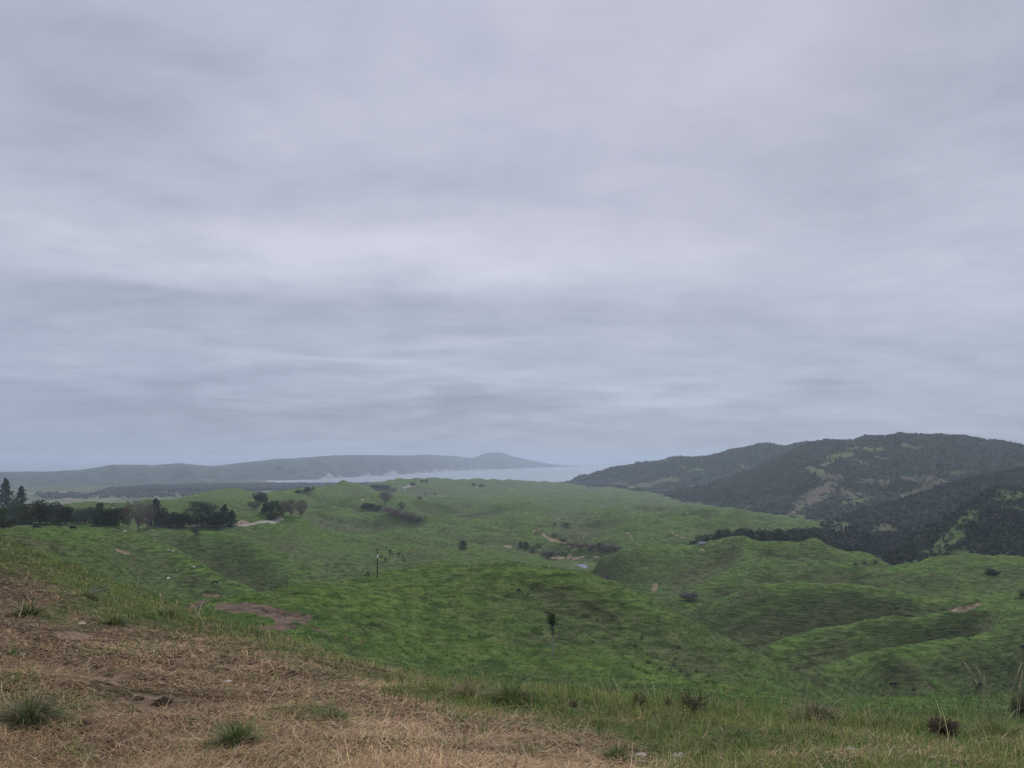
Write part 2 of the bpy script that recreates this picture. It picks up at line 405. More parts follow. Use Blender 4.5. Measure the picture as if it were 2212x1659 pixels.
# a level bed for the farm pond
pshape = [(1240,1218.6),(1245,1218.2),(1249,1218.8),(1255,1218.2),(1262,1218.6),(1268,1220.5),(1270,1224),(1265,1228.5),(1261,1227),(1257,1226),(1249,1222)]
pz = float(np.median([hit(px, py, 400)[2] for px, py in pshape]))
pv = []
for px, py in pshape:
    u, v = ray(px, py); y = (pz - CAMZ) / float(v); pv.append((float(u) * y, y, pz))
pv = np.array(pv)
inw = inside(X, Y, [tuple(q[:2]) for q in pv]); dpw = np.full(X.shape, 1e9)
sel = (np.abs(X - pv[:, 0].mean()) < 60) & (np.abs(Y - pv[:, 1].mean()) < 90)
dd = np.full(int(sel.sum()), 1e9)
for a, b in zip(pv, np.roll(pv, -1, 0)):
    t_ = np.clip(((X[sel] - a[0]) * (b[0] - a[0]) + (Y[sel] - a[1]) * (b[1] - a[1])) / ((b[0] - a[0]) ** 2 + (b[1] - a[1]) ** 2), 0, 1)
    dd = np.minimum(dd, np.hypot(X[sel] - a[0] - t_ * (b[0] - a[0]), Y[sel] - a[1] - t_ * (b[1] - a[1])))
dpw[sel] = dd
wgt = 1 - sm(2, 26, dpw)
Z = np.where(inw, pz - .4, Z * (1 - wgt) + wgt * (pz + .12 + .02 * np.minimum(dpw, 30)))
# ------------------------------------------------------------------ what grows where, with face shade and crest highlights tinted in (ground attributes)
PX, PY = unray(X / Y, (Z - CAMZ) / Y)
NWX = fbm(X / (Y * .02 + .5), Y / (Y * .05 + .5), 3, 61) * 9; NWY = fbm(X / (Y * .02 + .5) + 9, Y / (Y * .05 + .5), 3, 67) * 4
QX = PX + NWX; QY = PY + NWY
def ell(cx, cy, rx, ry, y0, y1, ang=0, soft=.5):
    c, s = math.cos(ang), math.sin(ang)
    dx, dy = QX - cx, QY - cy
    d = np.sqrt(((dx * c + dy * s) / rx) ** 2 + ((-dx * s + dy * c) / ry) ** 2)
    return (1 - sm(1 - soft, 1 + soft, d)) * ((Y > y0) & (Y < y1))
def stroke(pts, w, y0, y1):
    d = np.full(PX.shape, 1e9); sel = (Y > y0) & (Y < y1)
    qx, qy = QX[sel], QY[sel]; dm = np.full(qx.shape, 1e9)
    for (ax, ay), (bx, by) in zip(pts[:-1], pts[1:]):
        t = np.clip(((qx - ax) * (bx - ax) + (qy - ay) * (by - ay)) / ((bx - ax) ** 2 + (by - ay) ** 2 + 1e-9), 0, 1)
        dm = np.minimum(dm, np.hypot(qx - ax - t * (bx - ax), qy - ay - t * (by - ay)))
    d[sel] = dm
    return 1 - sm(w * .6, w * 1.4, d)
near = 1 - sm(22, 34, Y)
Zs = Z.copy()
for _ in range(6):
    Zs[1:-1] = (Zs[:-2] + 2 * Zs[1:-1] + Zs[2:]) / 4; Zs[:, 1:-1] = (Zs[:, :-2] + 2 * Zs[:, 1:-1] + Zs[:, 2:]) / 4
zu = np.gradient(Zs, gu, axis=1) / Y; zl = np.gradient(Zs, gl, axis=0) / Y
zx, zy = zu, zl - zu * (X / Y)                      # ground slope east and north
def box(Q, r, ax):
    P_ = np.pad(Q, [(r + 1, r) if a == ax else (0, 0) for a in (0, 1)], mode='edge').cumsum(ax)
    a_ = [slice(None)] * 2; b_ = [slice(None)] * 2; a_[ax] = slice(2 * r + 1, None); b_[ax] = slice(0, -2 * r - 1)
    return (P_[tuple(a_)] - P_[tuple(b_)]) / (2 * r + 1)
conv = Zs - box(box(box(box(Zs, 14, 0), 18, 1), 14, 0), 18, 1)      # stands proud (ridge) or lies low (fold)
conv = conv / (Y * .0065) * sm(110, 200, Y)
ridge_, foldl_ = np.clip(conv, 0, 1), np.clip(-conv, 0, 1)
shade_side = (zx * .75 + zy * .66)                          # tilt to the shady side; such faces get shade as browner turf colour
mud = np.zeros_like(Z); clay = np.zeros_like(Z); brown = np.zeros_like(Z); lush_lit = np.zeros_like(Z)
for e in [(525,1311,62,11,60,260,.04),(600,1325,72,13,60,260,.16),(612,1342,20,20,60,260,0),(600,1355,46,5,60,200,0),(415,1311,40,6,60,300,-.35)]:
    mud = np.maximum(mud, ell(*e[:6], ang=e[6], soft=.35))
mud = np.maximum(mud, .9 * stroke([(620,1338),(700,1362),(760,1380),(790,1388)], 2, 60, 200))
for e in [(455,1284,24,6,200,400,.05),(530,1131,15,7,480,700,-.1),(1290,1182,0,0,0,0,0),(1095,1181,11,3,400,900,.1),(1515,1188,10,3,380,520,.2),(1414,1264,7,10,380,700,.2),(2080,1312,32,6,250,420,-.15),(2112,1303,8,2,250,420,0),
          (1208,1204,14,3,500,800,0),(1232,1203,8,3,500,800,-.6),(1248,1204,12,3,500,800,0),(1290,1202,9,2.5,500,800,0),(265,1187,18,4,200,420,.35),(1905,1186,25,4,420,520,.1),(1181,1324,6,4,150,240,.2),(779,1080,6,2.5,900,1800,.4)]:
    if e[2]: clay = np.maximum(clay, ell(*e[:6], ang=e[6], soft=.4))
spots = [(776,1107,4,1.6),(743,1069,5,1.5),(769,1085,6,1.5),(797,1082,5,1.4),(809,1135,4,1.5),(854,1179,6,2),(890,1073,4,1.6),(956,1072,9,1.6),(1068,1137,12,1.2),(1072,1140,9,1.4),(985,1150,5,2),(979,1142,6,1.5),(1015,1192,8,1.6),(1085,1206,8,2),(1060,1222,6,2),(1050,1214,4,2),(1105,1058,9,2),(1052,1120,5,1.6),(1032,1053,5,1.2),(1081,1120,5,1.3),(1120,1125,4,1.3),(1204,1121,10,2.2),(1275,1114,12,1.3),(1333,1114,6,1.2),(1289,1106,4,2),(1257,1161,5,2),(1070,1226,5,2),(1450,1149,6,1.2),(1480,1150,5,1.2),(1132,1100,5,1.5),(1140,1105,6,1.4),(1160,1065,4,1),(1185,1080,4,1),(1210,1085,3,1),(700,1134,4,1.5),(715,1100,4,1.4),(722,1093,5,1.4),(1668,1255,11,1.8),(2112,1303,5,1.5),(1490,1108,10,1),(1540,1107,6,1),(1150,1210,5,1.5),(925,1148,4,1.4),(905,1232,4,2),(930,1170,4,1.4)]
for cx, cy_, rx, ry in spots: clay = np.maximum(clay, ell(cx, cy_, rx * .62, ry * .6, 300, 3000, rng.uniform(-.15, .3), .5))
for pts, w in [([(1170,1152),(1183,1159),(1198,1167),(1213,1171)],3.0),([(1218,1172),(1235,1179),(1247,1185)],1.2),([(1346,1149),(1357,1151),(1362,1160),(1365,1167)],1.5),([(1446,1141),(1456,1147),(1475,1156),(1485,1161)],1.6),([(1150,1146),(1170,1136)],1.8),([(168,1127),(231,1125)],1.6),([(0,1139),(27,1138)],1.6),
               ([(1364,1438),(1395,1450),(1410,1457)],1.3),([(1500,1473),(1560,1485),(1620,1502),(1660,1514)],1.6),([(2000,1470),(2020,1487)],2.2),([(860,1055),(880,1050)],1)]:
    clay = np.maximum(clay, stroke(pts, w, 60, 3200))
for e in [(600,1185,70,28,380,620,.2),(280,1165,60,20,250,420,.3),(900,1200,70,22,380,700,.3),(1230,1145,70,18,600,900,.3),(1480,1265,35,18,330,520,-.6),(1560,1215,50,10,380,500,-.3),(1400,1235,34,14,400,600,-.6),
          (1880,1310,130,30,270,340,0),(1760,1400,90,35,225,300,-.5),(2020,1440,120,25,200,300,0),(1900,1250,150,20,300,420,0),(1230,1310,70,25,150,250,.3),(1180,1380,50,14,110,190,0),(1420,1370,60,20,150,230,.4),(1500,1430,100,25,100,190,.3),(350,1200,60,30,250,400,.3),(1455,1325,55,42,300,430,.5),(1600,1365,80,24,290,340,-.3),(1620,1290,60,25,300,400,-.4),(230,1125,60,5,300,500,0),(100,1175,90,14,60,300,.2),(1080,1170,80,18,500,900,.2),(1400,1095,90,12,900,1700,0),(760,1130,60,15,500,1000,.2)]:
    brown = np.maximum(brown, .8 * ell(*e[:6], ang=e[6], soft=.8))
for e in [(800,1290,330,40,80,260,-.05),(900,1380,300,50,60,200,.1),(1250,1420,220,28,60,170,.1),(1500,1480,220,26,40,140,.15),(1950,1520,180,18,40,180,0),(200,1165,130,16,120,380,.1),(1420,1195,90,14,400,560,0),(1600,1185,110,14,400,520,0),(2100,1285,120,30,260,400,0),(700,1150,120,16,480,760,.1),(500,1065,60,16,700,1300,0),(1750,1185,60,12,400,500,0),(1560,1225,60,14,380,480,.2),(420,1240,120,24,180,340,.2),(1060,1240,100,12,200,260,0)]:
    lush_lit = np.maximum(lush_lit, ell(*e[:6], ang=e[6], soft=.8))
crest_ = np.maximum(farw * sm(.10, .28, fold), .8 * sm(220, 280, Y) * (1 - farw) * sm(.12, .29, spur)); lush_lit = np.clip(np.maximum(lush_lit, .75 * crest_) + .8 * ridge_ - .6 * foldl_, 0, 1)  # crest highlights put into the grass colour along with the lush patches
brown = np.maximum(brown, 1.1 * np.maximum(stroke([(1480,1362),(1560,1388),(1640,1422),(1700,1455),(1745,1480),(1768,1494)], 8, 180, 400), ell(1757, 1474, 20, 22, 185, 260, .5, .5))); lush_lit = lush_lit * (1 - np.clip(brown - .6, 0, .5) * 2)
brown = np.clip(brown + .62 * sm(.13, .45, shade_side) * sm(60, 130, Y) * np.clip(.6 + .8 * fbm(X / 60, Y / 60, 3, 45), 0, 1) + .7 * farw * sm(.04, -.22, fold) + .8 * farf * sm(.0, -.3, .28 - np.abs(fbm(wx_ / 130, wy_ / 170, 3, 25))) - .5 * crest_ + .7 * foldl_ - .6 * ridge_, 0, 1.2); lush_lit = lush_lit * (1 - .7 * sm(.16, .5, shade_side))
# dry straw against green in the foreground paddock
def dryfield(px, py, x, y):
    b = np.interp(px, [-400, 0, 200, 420, 620, 760, 1000, 1150, 1280, 1400, 1500, 2600], [1225, 1262, 1335, 1368, 1400, 1452, 1522, 1570, 1622, 1680, 1735, 1860])
    d = sm(-70, 55, py - b + 34 * fbm(x / 1.3, y / 1.3, 3, 71))
    for cx, cy_, rx, ry, k in [(690,1540,75,22,.75),(510,1600,60,18,.6),(70,1540,110,45,.75),(300,1395,60,14,.35),(250,1500,70,16,.5),(1040,1560,60,14,.5),(180,1625,90,20,.35),(830,1600,70,18,.35),(900,1500,90,14,.5),(340,1330,90,14,.7),(110,1330,45,14,.8),(1150,1620,80,16,.45),(40,1470,60,14,.5)]:
        d = d - k * np.exp(-((px - cx) / rx) ** 2 - ((py - cy_) / ry) ** 2)
    for cx, cy_, rx, ry, k in [(40,1260,70,40,.55),(90,1300,70,14,.6),(1750,1632,110,14,.40),(1500,1600,60,10,.25),(2000,1630,150,12,.45),(2190,1604,80,10,.45),(1330,1560,60,8,.3),(1900,1600,70,8,.25),(0,1350,60,30,.5)]:
        d = d + k * np.exp(-((px - cx) / rx) ** 2 - ((py - cy_) / ry) ** 2)
    return np.clip(d + .18 * fbm(x / .5, y / .5, 2, 77), 0, 1)
def mudfield(px, py, x, y):
    m = 0
    for cx, cy_, rx, ry, k in [(320,1515,100,20,1.2),(700,1480,60,7,.5),(860,1555,70,8,.5),(480,1430,60,7,.5),(150,1600,80,9,.5),(980,1590,50,7,.6),(250,1465,60,10,.7),(150,1375,70,12,.8),(50,1350,60,12,.9),(300,1345,30,9,.8),(1010,1622,80,12,.8),(20,1290,40,40,.6),(1150,1560,50,6,.6),(620,1590,50,9,.4),(550,1470,60,8,.4),(1390,1630,60,8,.6),(420,1510,90,10,.5)]:
        m = m + k * np.exp(-((px - cx) / rx) ** 2 - ((py - cy_) / ry) ** 2)
    return np.clip(m * (1 + .6 * fbm(x / .6, y / .6, 3, 83)), 0, 1)
Z = Z - .9 * clay * sm(90, 130, Y) - .25 * mud * sm(60, 90, Y)
dry = dryfield(PX, PY, X, Y) * near
mudn = mudfield(PX, PY, X, Y) * near
ci = np.arange(len(gl) * len(gu)).reshape(len(gl), len(gu))
quads = np.stack([ci[:-1, :-1], ci[:-1, 1:], ci[1:, 1:], ci[1:, :-1]], -1).reshape(-1, 4)
GM = ground_material()
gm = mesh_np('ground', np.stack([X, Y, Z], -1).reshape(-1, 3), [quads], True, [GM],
             {'dry': np.maximum(dry, mudn), 'mud': np.maximum(mud, .6 * mudn), 'clay': clay, 'brown': brown, 'lush_lit': lush_lit, 'near': near})
tag(link('ground', gm), kind='structure')
#@@PART2
# ------------------------------------------------------------------ hills beyond, each one lofted over its own ridge lines
class Sheet: pass
def loft(name, rows, mat, step=1.6, nt=110, gul=(0, 120), rough=(0, 40), crest=2, dens=None, fields=None, seed=0, wcrest=.12):
    """rows: front foot ... crest ... back foot, each a list of (px, py, distance)"""
    lo = min(p[0] for p in rows[crest]); hi = max(p[0] for p in rows[crest])
    px = np.arange(lo, hi, step)
    UU, VV, YY = [], [], []
    for r in rows:
        r = np.array(r, float); uu, vv = ray(r[:, 0], r[:, 1])
        u = ray(px, np.full_like(px, 1000.))[0]
        UU.append(u); VV.append(np.interp(u, uu, vv)); YY.append(np.interp(u, uu, r[:, 2]))
    YY = np.array(YY); ZZ = np.array(VV) * YY
    nr = len(rows); t = np.linspace(0, nr - 1, nt)
    i = np.minimum(t.astype(int), nr - 2); f = t - i
    def cr(Q):
        out = np.zeros((nt, Q.shape[1]))
        for k in range(nt):
            a, b = Q[i[k]], Q[i[k] + 1]
            m0 = (Q[i[k] + 1] - Q[i[k] - 1]) / 2 if i[k] > 0 else b - a
            m1 = (Q[i[k] + 2] - Q[i[k]]) / 2 if i[k] + 2 < nr else b - a
            x = f[k]; out[k] = (2*x**3-3*x*x+1)*a + (x**3-2*x*x+x)*m0 + (-2*x**3+3*x*x)*b + (x**3-x*x)*m1
        return out
    gY = cr(YY); gZ = np.array([ZZ[i[k]] + (ZZ[i[k] + 1] - ZZ[i[k]]) * (f[k] if i[k] + 1 != crest else math.sin(f[k] * PI / 2) * .35 + .65 * f[k]) for k in range(nt)])
    gX = UU[0][None] * gY
    tt = t[:, None] / (nr - 1)
    w = np.sin(np.clip(t / crest, 0, 1) * PI)[:, None] * .9 + wcrest
    w[t > crest] = wcrest
    warp = .6 * fbm(gX / 260, gY / 260, 2, seed + 3)
    gl_ = np.abs(fbm(gX / gul[1] + warp, gY / (gul[1] * 2.6), 3, seed + 1)) - .35
    gZ = gZ + gul[0] * w * gl_ + rough[0] * (w * .7 + .15) * fbm(gX / rough[1], gY / rough[1], 4, seed + 2)
    s = Sheet(); s.X, s.Y, s.Z, s.t = gX, gY, gZ + CAMZ, np.repeat(t[:, None], len(px), 1)
    s.PX, s.PY = unray(gX / gY, gZ / gY)
    at = {k: fn(s) for k, fn in (fields or {}).items()}
    s.at = at
    q = np.arange(gX.size).reshape(gX.shape)
    q = np.stack([q[:-1, :-1], q[:-1, 1:], q[1:, 1:], q[1:, :-1]], -1).reshape(-1, 4)
    me = mesh_np(name, np.stack([s.X, s.Y, np.maximum(s.Z, -14)], -1).reshape(-1, 3), [q], True, [mat], at)
    s.obj = tag(link(name, me), kind='structure')
    return s
def blobs(s, items, wob=7, seed=90):
    qx = s.PX + wob * fbm(s.X / 60, s.Y / 60, 3, seed); qy = s.PY + wob * .6 * fbm(s.X / 60 + 7, s.Y / 60, 3, seed + 5)
    f = np.zeros_like(s.X)
    for cx, cy_, rx, ry, ang, k in items:
        c, sn = math.cos(ang), math.sin(ang)
        d = np.sqrt((((qx - cx) * c + (qy - cy_) * sn) / rx) ** 2 + ((-(qx - cx) * sn + (qy - cy_) * c) / ry) ** 2)
        f = np.maximum(f, k * (1 - sm(.5, 1.25, d)))
    return f
zero = lambda s: np.zeros_like(s.X)
BUSH1 = bushhill_material('bush_far', (.020,.032,.018), (.045,.058,.030), (.10,.15,.05), (.14,.16,.07))
BUSH2 = bushhill_material('bush_main', (.016,.026,.014), (.040,.050,.026), (.09,.135,.04), (.14,.15,.065))
BUSH4 = bushhill_material('bush_spur', (.016,.028,.013), (.035,.050,.022), (.058,.100,.026), (.085,.115,.040))
HEAD = None
# far spur running down to the bay
R1c = [(1206,1046,3350),(1231,1042,3250),(1242,1034,3200),(1251,1028,3150),(1268,1026,3100),(1286,1021,3060),(1321,1011,3000),(1378,1000,2900),(1396,997,2870),(1411,997,2850),(1456,986,2800),(1491,987,2780),(1530,984,2750),(1551,980,2720),(1581,969.5,2700),(1606,966,2680),(1636,957.5,2650),(1659,957.5,2600),(1697,963,2600),(1734,954,2600),(1760,954,2600),(1830,957,2600)]
R1 = loft('hills', [[(1206,1047,3200),(1231,1046,3000),(1321,1048,2700),(1381,1057,2350),(1440,1068,2150),(1520,1078,2000),(1840,1085,2000)],
   [(1206,1046.5,3280),(1231,1044,3150),(1286,1037,2950),(1321,1034,2850),(1396,1030,2650),(1491,1030,2500),(1600,1015,2400),(1840,1010,2350)],
   R1c, [(p[0], p[1] + 40, p[2] + 700) for p in R1c]], BUSH1, gul=(26, 150), rough=(9, 45), seed=200,
   fields={'open': lambda s: blobs(s, [(1420,1042,60,7,-.2,.9),(1380,1050,35,5,-.1,.8),(1560,1050,50,9,-.25,1.),(1500,1060,40,6,-.2,.9),(1340,1046,30,4,0,.7),(1330,1036,20,3,0,.6),(1425,993,30,3,0,.7),(1600,1005,30,3,.3,.55),(1500,1015,40,4,.2,.5),(1640,985,20,3,.4,.5)]),
           'brown': lambda s: blobs(s, [(1420,1042,60,9,-.2,.8),(1340,1045,40,5,0,.8),(1530,1062,60,5,-.2,.6)])})
R2c = [(1418,1079,2000),(1424,1077,2000),(1446,1060,1980),(1494,1052,1960),(1544,1042,1950),(1581,1030,1940),(1631,1010,1940),(1659,991,1940),(1684,986,1940),(1716,970,1940),(1750,957,1940),(1784,950,1940),(1844,949.5,1920),(1869,939.5,1900),(1909,941,1890),(1942,934.5,1880),(1984,937.5,1870),(2049,939,1850),(2084,940,1830),(2134,950,1800),(2174,951,1770),(2212,961,1730),(2300,968,1680),(2500,990,1600)]
R2 = loft('hills', [[(1418,1080,1960),(1424,1080,1940),(1490,1103,1600),(1560,1112,1480),(1620,1128,1330),(1700,1150,1120),(1800,1165,1000),(1950,1170,950),(2212,1180,900),(2500,1180,900)],
   [(1418,1079.5,1980),(1446,1073,1930),(1494,1075,1800),(1581,1074,1680),(1659,1068,1600),(1720,1065,1540),(1800,1055,1450),(1900,1048,1400),(2050,1040,1380),(2212,1035,1350),(2500,1030,1300)],
   R2c, [(p[0], p[1] + 60, p[2] + 600) for p in R2c]], BUSH2, gul=(34, 120), rough=(9, 38), seed=230, nt=150,
   fields={'open': lambda s: blobs(s, [(1815,985,36,8,-.1,1.),(1790,1000,25,5,-.3,.8),(1885,970,30,6,.1,.85),(1840,968,30,4,0,.6),(1770,1020,40,8,.3,.9),(1800,1030,35,7,.1,.85),(1760,1070,60,22,-.5,.75),(1830,1065,60,14,.1,.5),(1730,1090,30,12,-.6,.9),(1900,1040,70,10,.1,.62),(1990,1035,80,12,.1,.55),(1980,1060,60,9,-.3,.7),(2070,1020,50,7,0,.6),(1970,962,30,7,.2,.6),(2000,1012,60,4,.1,.5),(1700,1115,30,7,-.3,.8),(1870,1000,30,4,.3,.6),(1910,990,30,4,.2,.55),(1650,1085,20,4,0,.4),(2185,952,30,2.5,.1,.8),(1845,1085,50,8,-.2,.6)]),
           'brown': lambda s: blobs(s, [(1780,1060,110,40,-.2,.9),(1960,1040,160,30,0,.8),(1900,1055,120,20,0,.8),(1730,1095,50,22,-.3,.6)])})
R3c = [(1686,1146,1040),(1745,1137,1050),(1821,1120,1060),(1884,1095,1080),(1972,1072,1120),(2040,1050,1150),(2109,1030,1180),(2212,1012,1220),(2500,985,1260)]
R3 = loft('hills', [[(1686,1152,900),(1820,1175,820),(1972,1195,760),(2212,1205,740),(2500,1205,740)],
   [(1686,1148,980),(1821,1145,930),(1972,1120,930),(2109,1095,950),(2212,1085,960),(2500,1070,960)],
   R3c, [(p[0], p[1] + 70, p[2] + 250) for p in R3c]], BUSH2, gul=(16, 90), rough=(6, 30), seed=260,
   fields={'open': lambda s: blobs(s, [(1800,1128,40,8,0,.5),(1850,1140,30,6,0,.55),(1960,1130,30,4,0,.4)]), 'brown': lambda s: blobs(s, [(1850,1140,60,12,0,.6)])})
K1c = [(1735,1146,900),(1752,1133,900),(1771,1122.5,900),(1800,1123,900),(1822,1128,900),(1848,1136,890),(1860,1146,880)]
K1 = loft('hills', [[(1735,1150,840),(1771,1160,800),(1822,1165,800),(1860,1160,820)], [(1735,1148,870),(1771,1142,860),(1822,1145,860),(1860,1152,860)], K1c, [(p[0], p[1] + 40, p[2] + 90) for p in K1c]], BUSH4, gul=(4, 50), rough=(2, 20), seed=270, nt=60,
   fields={'open': lambda s: .95 - .9 * blobs(s, [(1775,1145,14,10,0,1.),(1845,1150,18,14,0,.9)], 4), 'brown': lambda s: blobs(s, [(1800,1150,60,20,0,.5)])})
K2c = [(1880,1145,860),(1893,1134,860),(1914,1129.5,860),(1930,1133,860),(1948,1143,850)]
K2 = loft('hills', [[(1880,1150,800),(1914,1160,790),(1948,1155,800)], [(1880,1148,830),(1914,1144,830),(1948,1148,830)], K2c, [(p[0], p[1] + 40, p[2] + 80) for p in K2c]], BUSH4, gul=(3, 50), rough=(2, 20), seed=275, nt=50,
   fields={'open': lambda s: np.full_like(s.X, .75), 'brown': lambda s: np.full_like(s.X, .6)})
R4c = [(1900,1215,600),(1930,1192,630),(1994,1146,680),(2049,1120,720),(2104,1087,760),(2149,1055,800),(2165,1057,805),(2180,1060,810),(2190,1059,815),(2212,1056,820),(2300,1040,840),(2500,1020,860)]
R4 = loft('hills', [[(1900,1240,545),(1960,1250,510),(2050,1260,490),(2212,1262,470),(2500,1270,460)],
   [(1900,1228,575),(1994,1205,590),(2050,1190,600),(2104,1170,610),(2212,1150,620),(2500,1140,620)],
   R4c, [(p[0], p[1] + 60, p[2] + 160) for p in R4c]], BUSH4, gul=(9, 70), rough=(4, 22), seed=280, nt=130,
   fields={'open': lambda s: np.clip(.25 + blobs(s, [(2000,1150,40,9,-.5,.6),(2090,1120,60,14,-.6,.75),(2060,1160,45,22,-.8,.8),(2020,1195,35,14,-.4,.7),(2070,1205,40,16,-.2,.6),(2140,1085,60,14,-.5,.65),(2200,1070,40,12,0,.75),(2150,1065,24,6,.4,.9),(2000,1215,60,8,0,.6),(2185,1100,30,8,0,.4),(1960,1180,30,8,-.4,.5)], 10) - blobs(s, [(2190,1170,90,50,0,.8),(2120,1200,50,30,.3,.3)], 10), 0, 1), 'brown': lambda s: blobs(s, [(2030,1150,30,6,0,.4)])})

# far headland across the bay, pale cliffs in its face
def headmat():
    m, nt = newmat('headland_rock'); T = NT(nt)
    pos = T.n('ShaderNodeNewGeometry').outputs['Position']
    a = T.noise(pos, .008, 5, .6)
    c = T.mix(T.mapr(a, .35, .65), (.040, .052, .052), (.085, .095, .080))
    c = T.mix(T.mapr(T.math('ADD', T.attr('open').outputs['Fac'], T.mapr(a, .3, .7, -.3, .3)), .25, 1.1), c, (.26, .265, .26))
    c = T.mix(T.mapr(T.math('ADD', T.attr('brown').outputs['Fac'], T.mapr(a, .3, .7, -.3, .3)), .4, .7), c, (.10, .115, .065))
    T.out(bsdf(T, c, .95, .05)); return m
HEAD = headmat()
def wl(px, py):                                    # where the sight line meets the sea
    v = float(ray(px, py)[1]); return CAMZ / -v
Hw = [(-500,1058),(-100,1057),(0,1056),(200,1052),(400,1046),(578,1038.5),(640,1037.5),(693,1036),(738,1032.5),(800,1029.5),(879,1024.5),(940,1020.5),(998,1016.5),(1050,1014.5),(1106,1012.5),(1188,1009.5),(1252,1008.2)]
Hc = [(-500,1024),(-100,1021),(0,1019),(100,1018.5),(170,1015),(230,1006),(242,1004),(300,1003.5),(330,1005),(385,1000),(420,1003.5),(455,1007),(490,1003),(530,998),(553,996),(593,991),(648,989),(703,984.5),(745,982.5),(823,982.5),(860,984),(928,982),(978,984.5),(1010,988.5),(1023,989),(1031,986),(1043,979.5),(1060,977),(1080,977),(1092,979),(1100,984.5),(1125,989),(1146,994),(1170,999),(1188,1002.5),(1220,1006),(1240,1007.4),(1252,1007.8)]
yb = lambda px: np.interp(px, [p[0] for p in Hw], [wl(*p) for p in Hw])
pyb = lambda px: np.interp(px, [p[0] for p in Hw], [p[1] for p in Hw])
pyc = lambda px: np.interp(px, [p[0] for p in Hc], [p[1] for p in Hc])
gap = lambda px: float(np.interp(px, [-500, 400, 1000, 1100, 1200, 1252], [900, 1500, 1300, 900, 400, 150]))
xs = np.r_[np.arange(-500, 1240, 12.), 1243, 1247, 1252]
f0 = [(x, float(pyb(x)) + .25, float(yb(x))) for x in xs]
f1 = [(x, float(pyb(x) + (pyc(x) - pyb(x)) * (.42 + .1 * math.sin(x * .031) + .08 * math.sin(x * .083))), float(yb(x)) + .3 * gap(x)) for x in xs]
f2 = [(x, float(pyc(x)), float(yb(x)) + gap(x)) for x in xs]
f3 = [(x, float(pyb(x)) + 2, float(yb(x)) + 2.2 * gap(x)) for x in xs]
def cliffs(s):
    f = np.zeros_like(s.X)
    for cx, w, h in [(q_[0], q_[1] * (.8 if q_[0] < 870 else .62), q_[2] * (1 if q_[0] < 870 else .8)) for q_ in [(705,24,10),(712,20,19),(735,14,8),(783,16,7),(795,17,12),(812,10,6),(845,26,13),(852,16,17),(882,12,6),(903,16,12),(920,14,10),(940,20,15),(962,22,12),(975,12,17),(1000,10,12),(1018,9,9),(1035,8,7),(1060,10,5)]]:
        base = np.interp(s.PX, [p[0] for p in Hw], [p[1] for p in Hw])
        up = (base - s.PY) / (h * .7); d = np.abs(s.PX - cx + 3 * fbm(s.X / 120, s.Y / 120, 2, 301)) / (w * np.clip(1.05 - up, 0, 1) + 1e-3)
        f = np.maximum(f, (1 - sm(.75, 1.15, d)) * (up < 1.05) * (s.t < 2) * (s.PX > 560))
    return f * .95
HD = loft('hills', [f0, f1, f2, f3], HEAD, step=1.7, nt=140, gul=(30, 260), rough=(12, 110), seed=310, wcrest=.02,
   fields={'open': cliffs, 'brown': lambda s: blobs(s, [(452,1036,18,5,0,.9),(100,1038,150,10,0,.35),(600,1025,60,6,0,.4),(690,1020,50,5,0,.35),(900,1012,80,4,0,.3)], 3)})

# ------------------------------------------------------------------ the sea, the bay shore, the river flat
shore = [(1300,1045),(1000,1045.5),(860,1046),(765,1047.2),(665,1045.2),(605,1042.4),(584,1040.4),(577,1038.6),(590,1037.4),(640,1036.6)]
bay = shore + [(700,1030),(800,1020),(1300,1000)]
inlet = [(60,1065.2),(110,1063.0),(156,1060.9),(163,1061.4),(110,1064.6),(60,1067.2)]
def pdist(px, py, pts):
    d = np.full(px.shape, 1e9)
    for (ax, ay), (bx, by) in zip(pts[:-1], pts[1:]):
        t = np.clip(((px - ax) * (bx - ax) + (py - ay) * (by - ay)) / ((bx - ax) ** 2 + (by - ay) ** 2), 0, 1)
        d = np.minimum(d, np.hypot(px - ax - t * (bx - ax), (py - ay - t * (by - ay)) * 3))
    return d
fu = np.linspace(-.95, .2, 760); fy = np.exp(np.linspace(math.log(1750), math.log(6000), 420))
FX = fu[None] * fy[:, None]; FY = np.repeat(fy[:, None], len(fu), 1)
fpx, fpy = unray(FX / FY, -CAMZ / FY)
wat = inside(fpx, fpy, bay) | inside(fpx, fpy, inlet)
ds = pdist(fpx, fpy, shore)
FZ = np.where(wat, -2.0, 1.2 + .5 * fbm(FX / 90, FY / 90, 2, 331))
def flatmat():
    m, nt = newmat('river_flat'); T = NT(nt)
    pos = T.n('ShaderNodeNewGeometry').outputs['Position']
    v = T.n('ShaderNodeTexVoronoi', ins={'Vector': T.scalev(pos, (1, .45, 1)), 'Scale': .006, 'Randomness': .9})
    a = T.noise(pos, .02, 5, .6)
    f = T.n('ShaderNodeSeparateColor', ins={0: v.outputs['Color']})
    c = T.mix(f.outputs[0], (.055, .085, .035), (.16, .16, .085))
    c = T.mix(T.mapr(f.outputs[1], .75, .9, 0, .7), c, (.23, .20, .13))
    c = T.mix(T.mapr(a, .42, .64), c, (.04, .055, .03))
    c = T.mix(T.attr('sand').outputs['Fac'], c, (.36, .33, .28))
    T.out(bsdf(T, c, .95, .05)); return m
q = np.arange(FX.size).reshape(FX.shape)
q = np.stack([q[:-1, :-1], q[:-1, 1:], q[1:, 1:], q[1:, :-1]], -1).reshape(-1, 4)
sand = (1 - sm(2.5, 5.5, ds)) * (fpx < 720)
tag(link('river_flat', mesh_np('river_flat', np.stack([FX, FY, FZ], -1).reshape(-1, 3), [q], True, [flatmat()], {'sand': sand})), kind='structure')
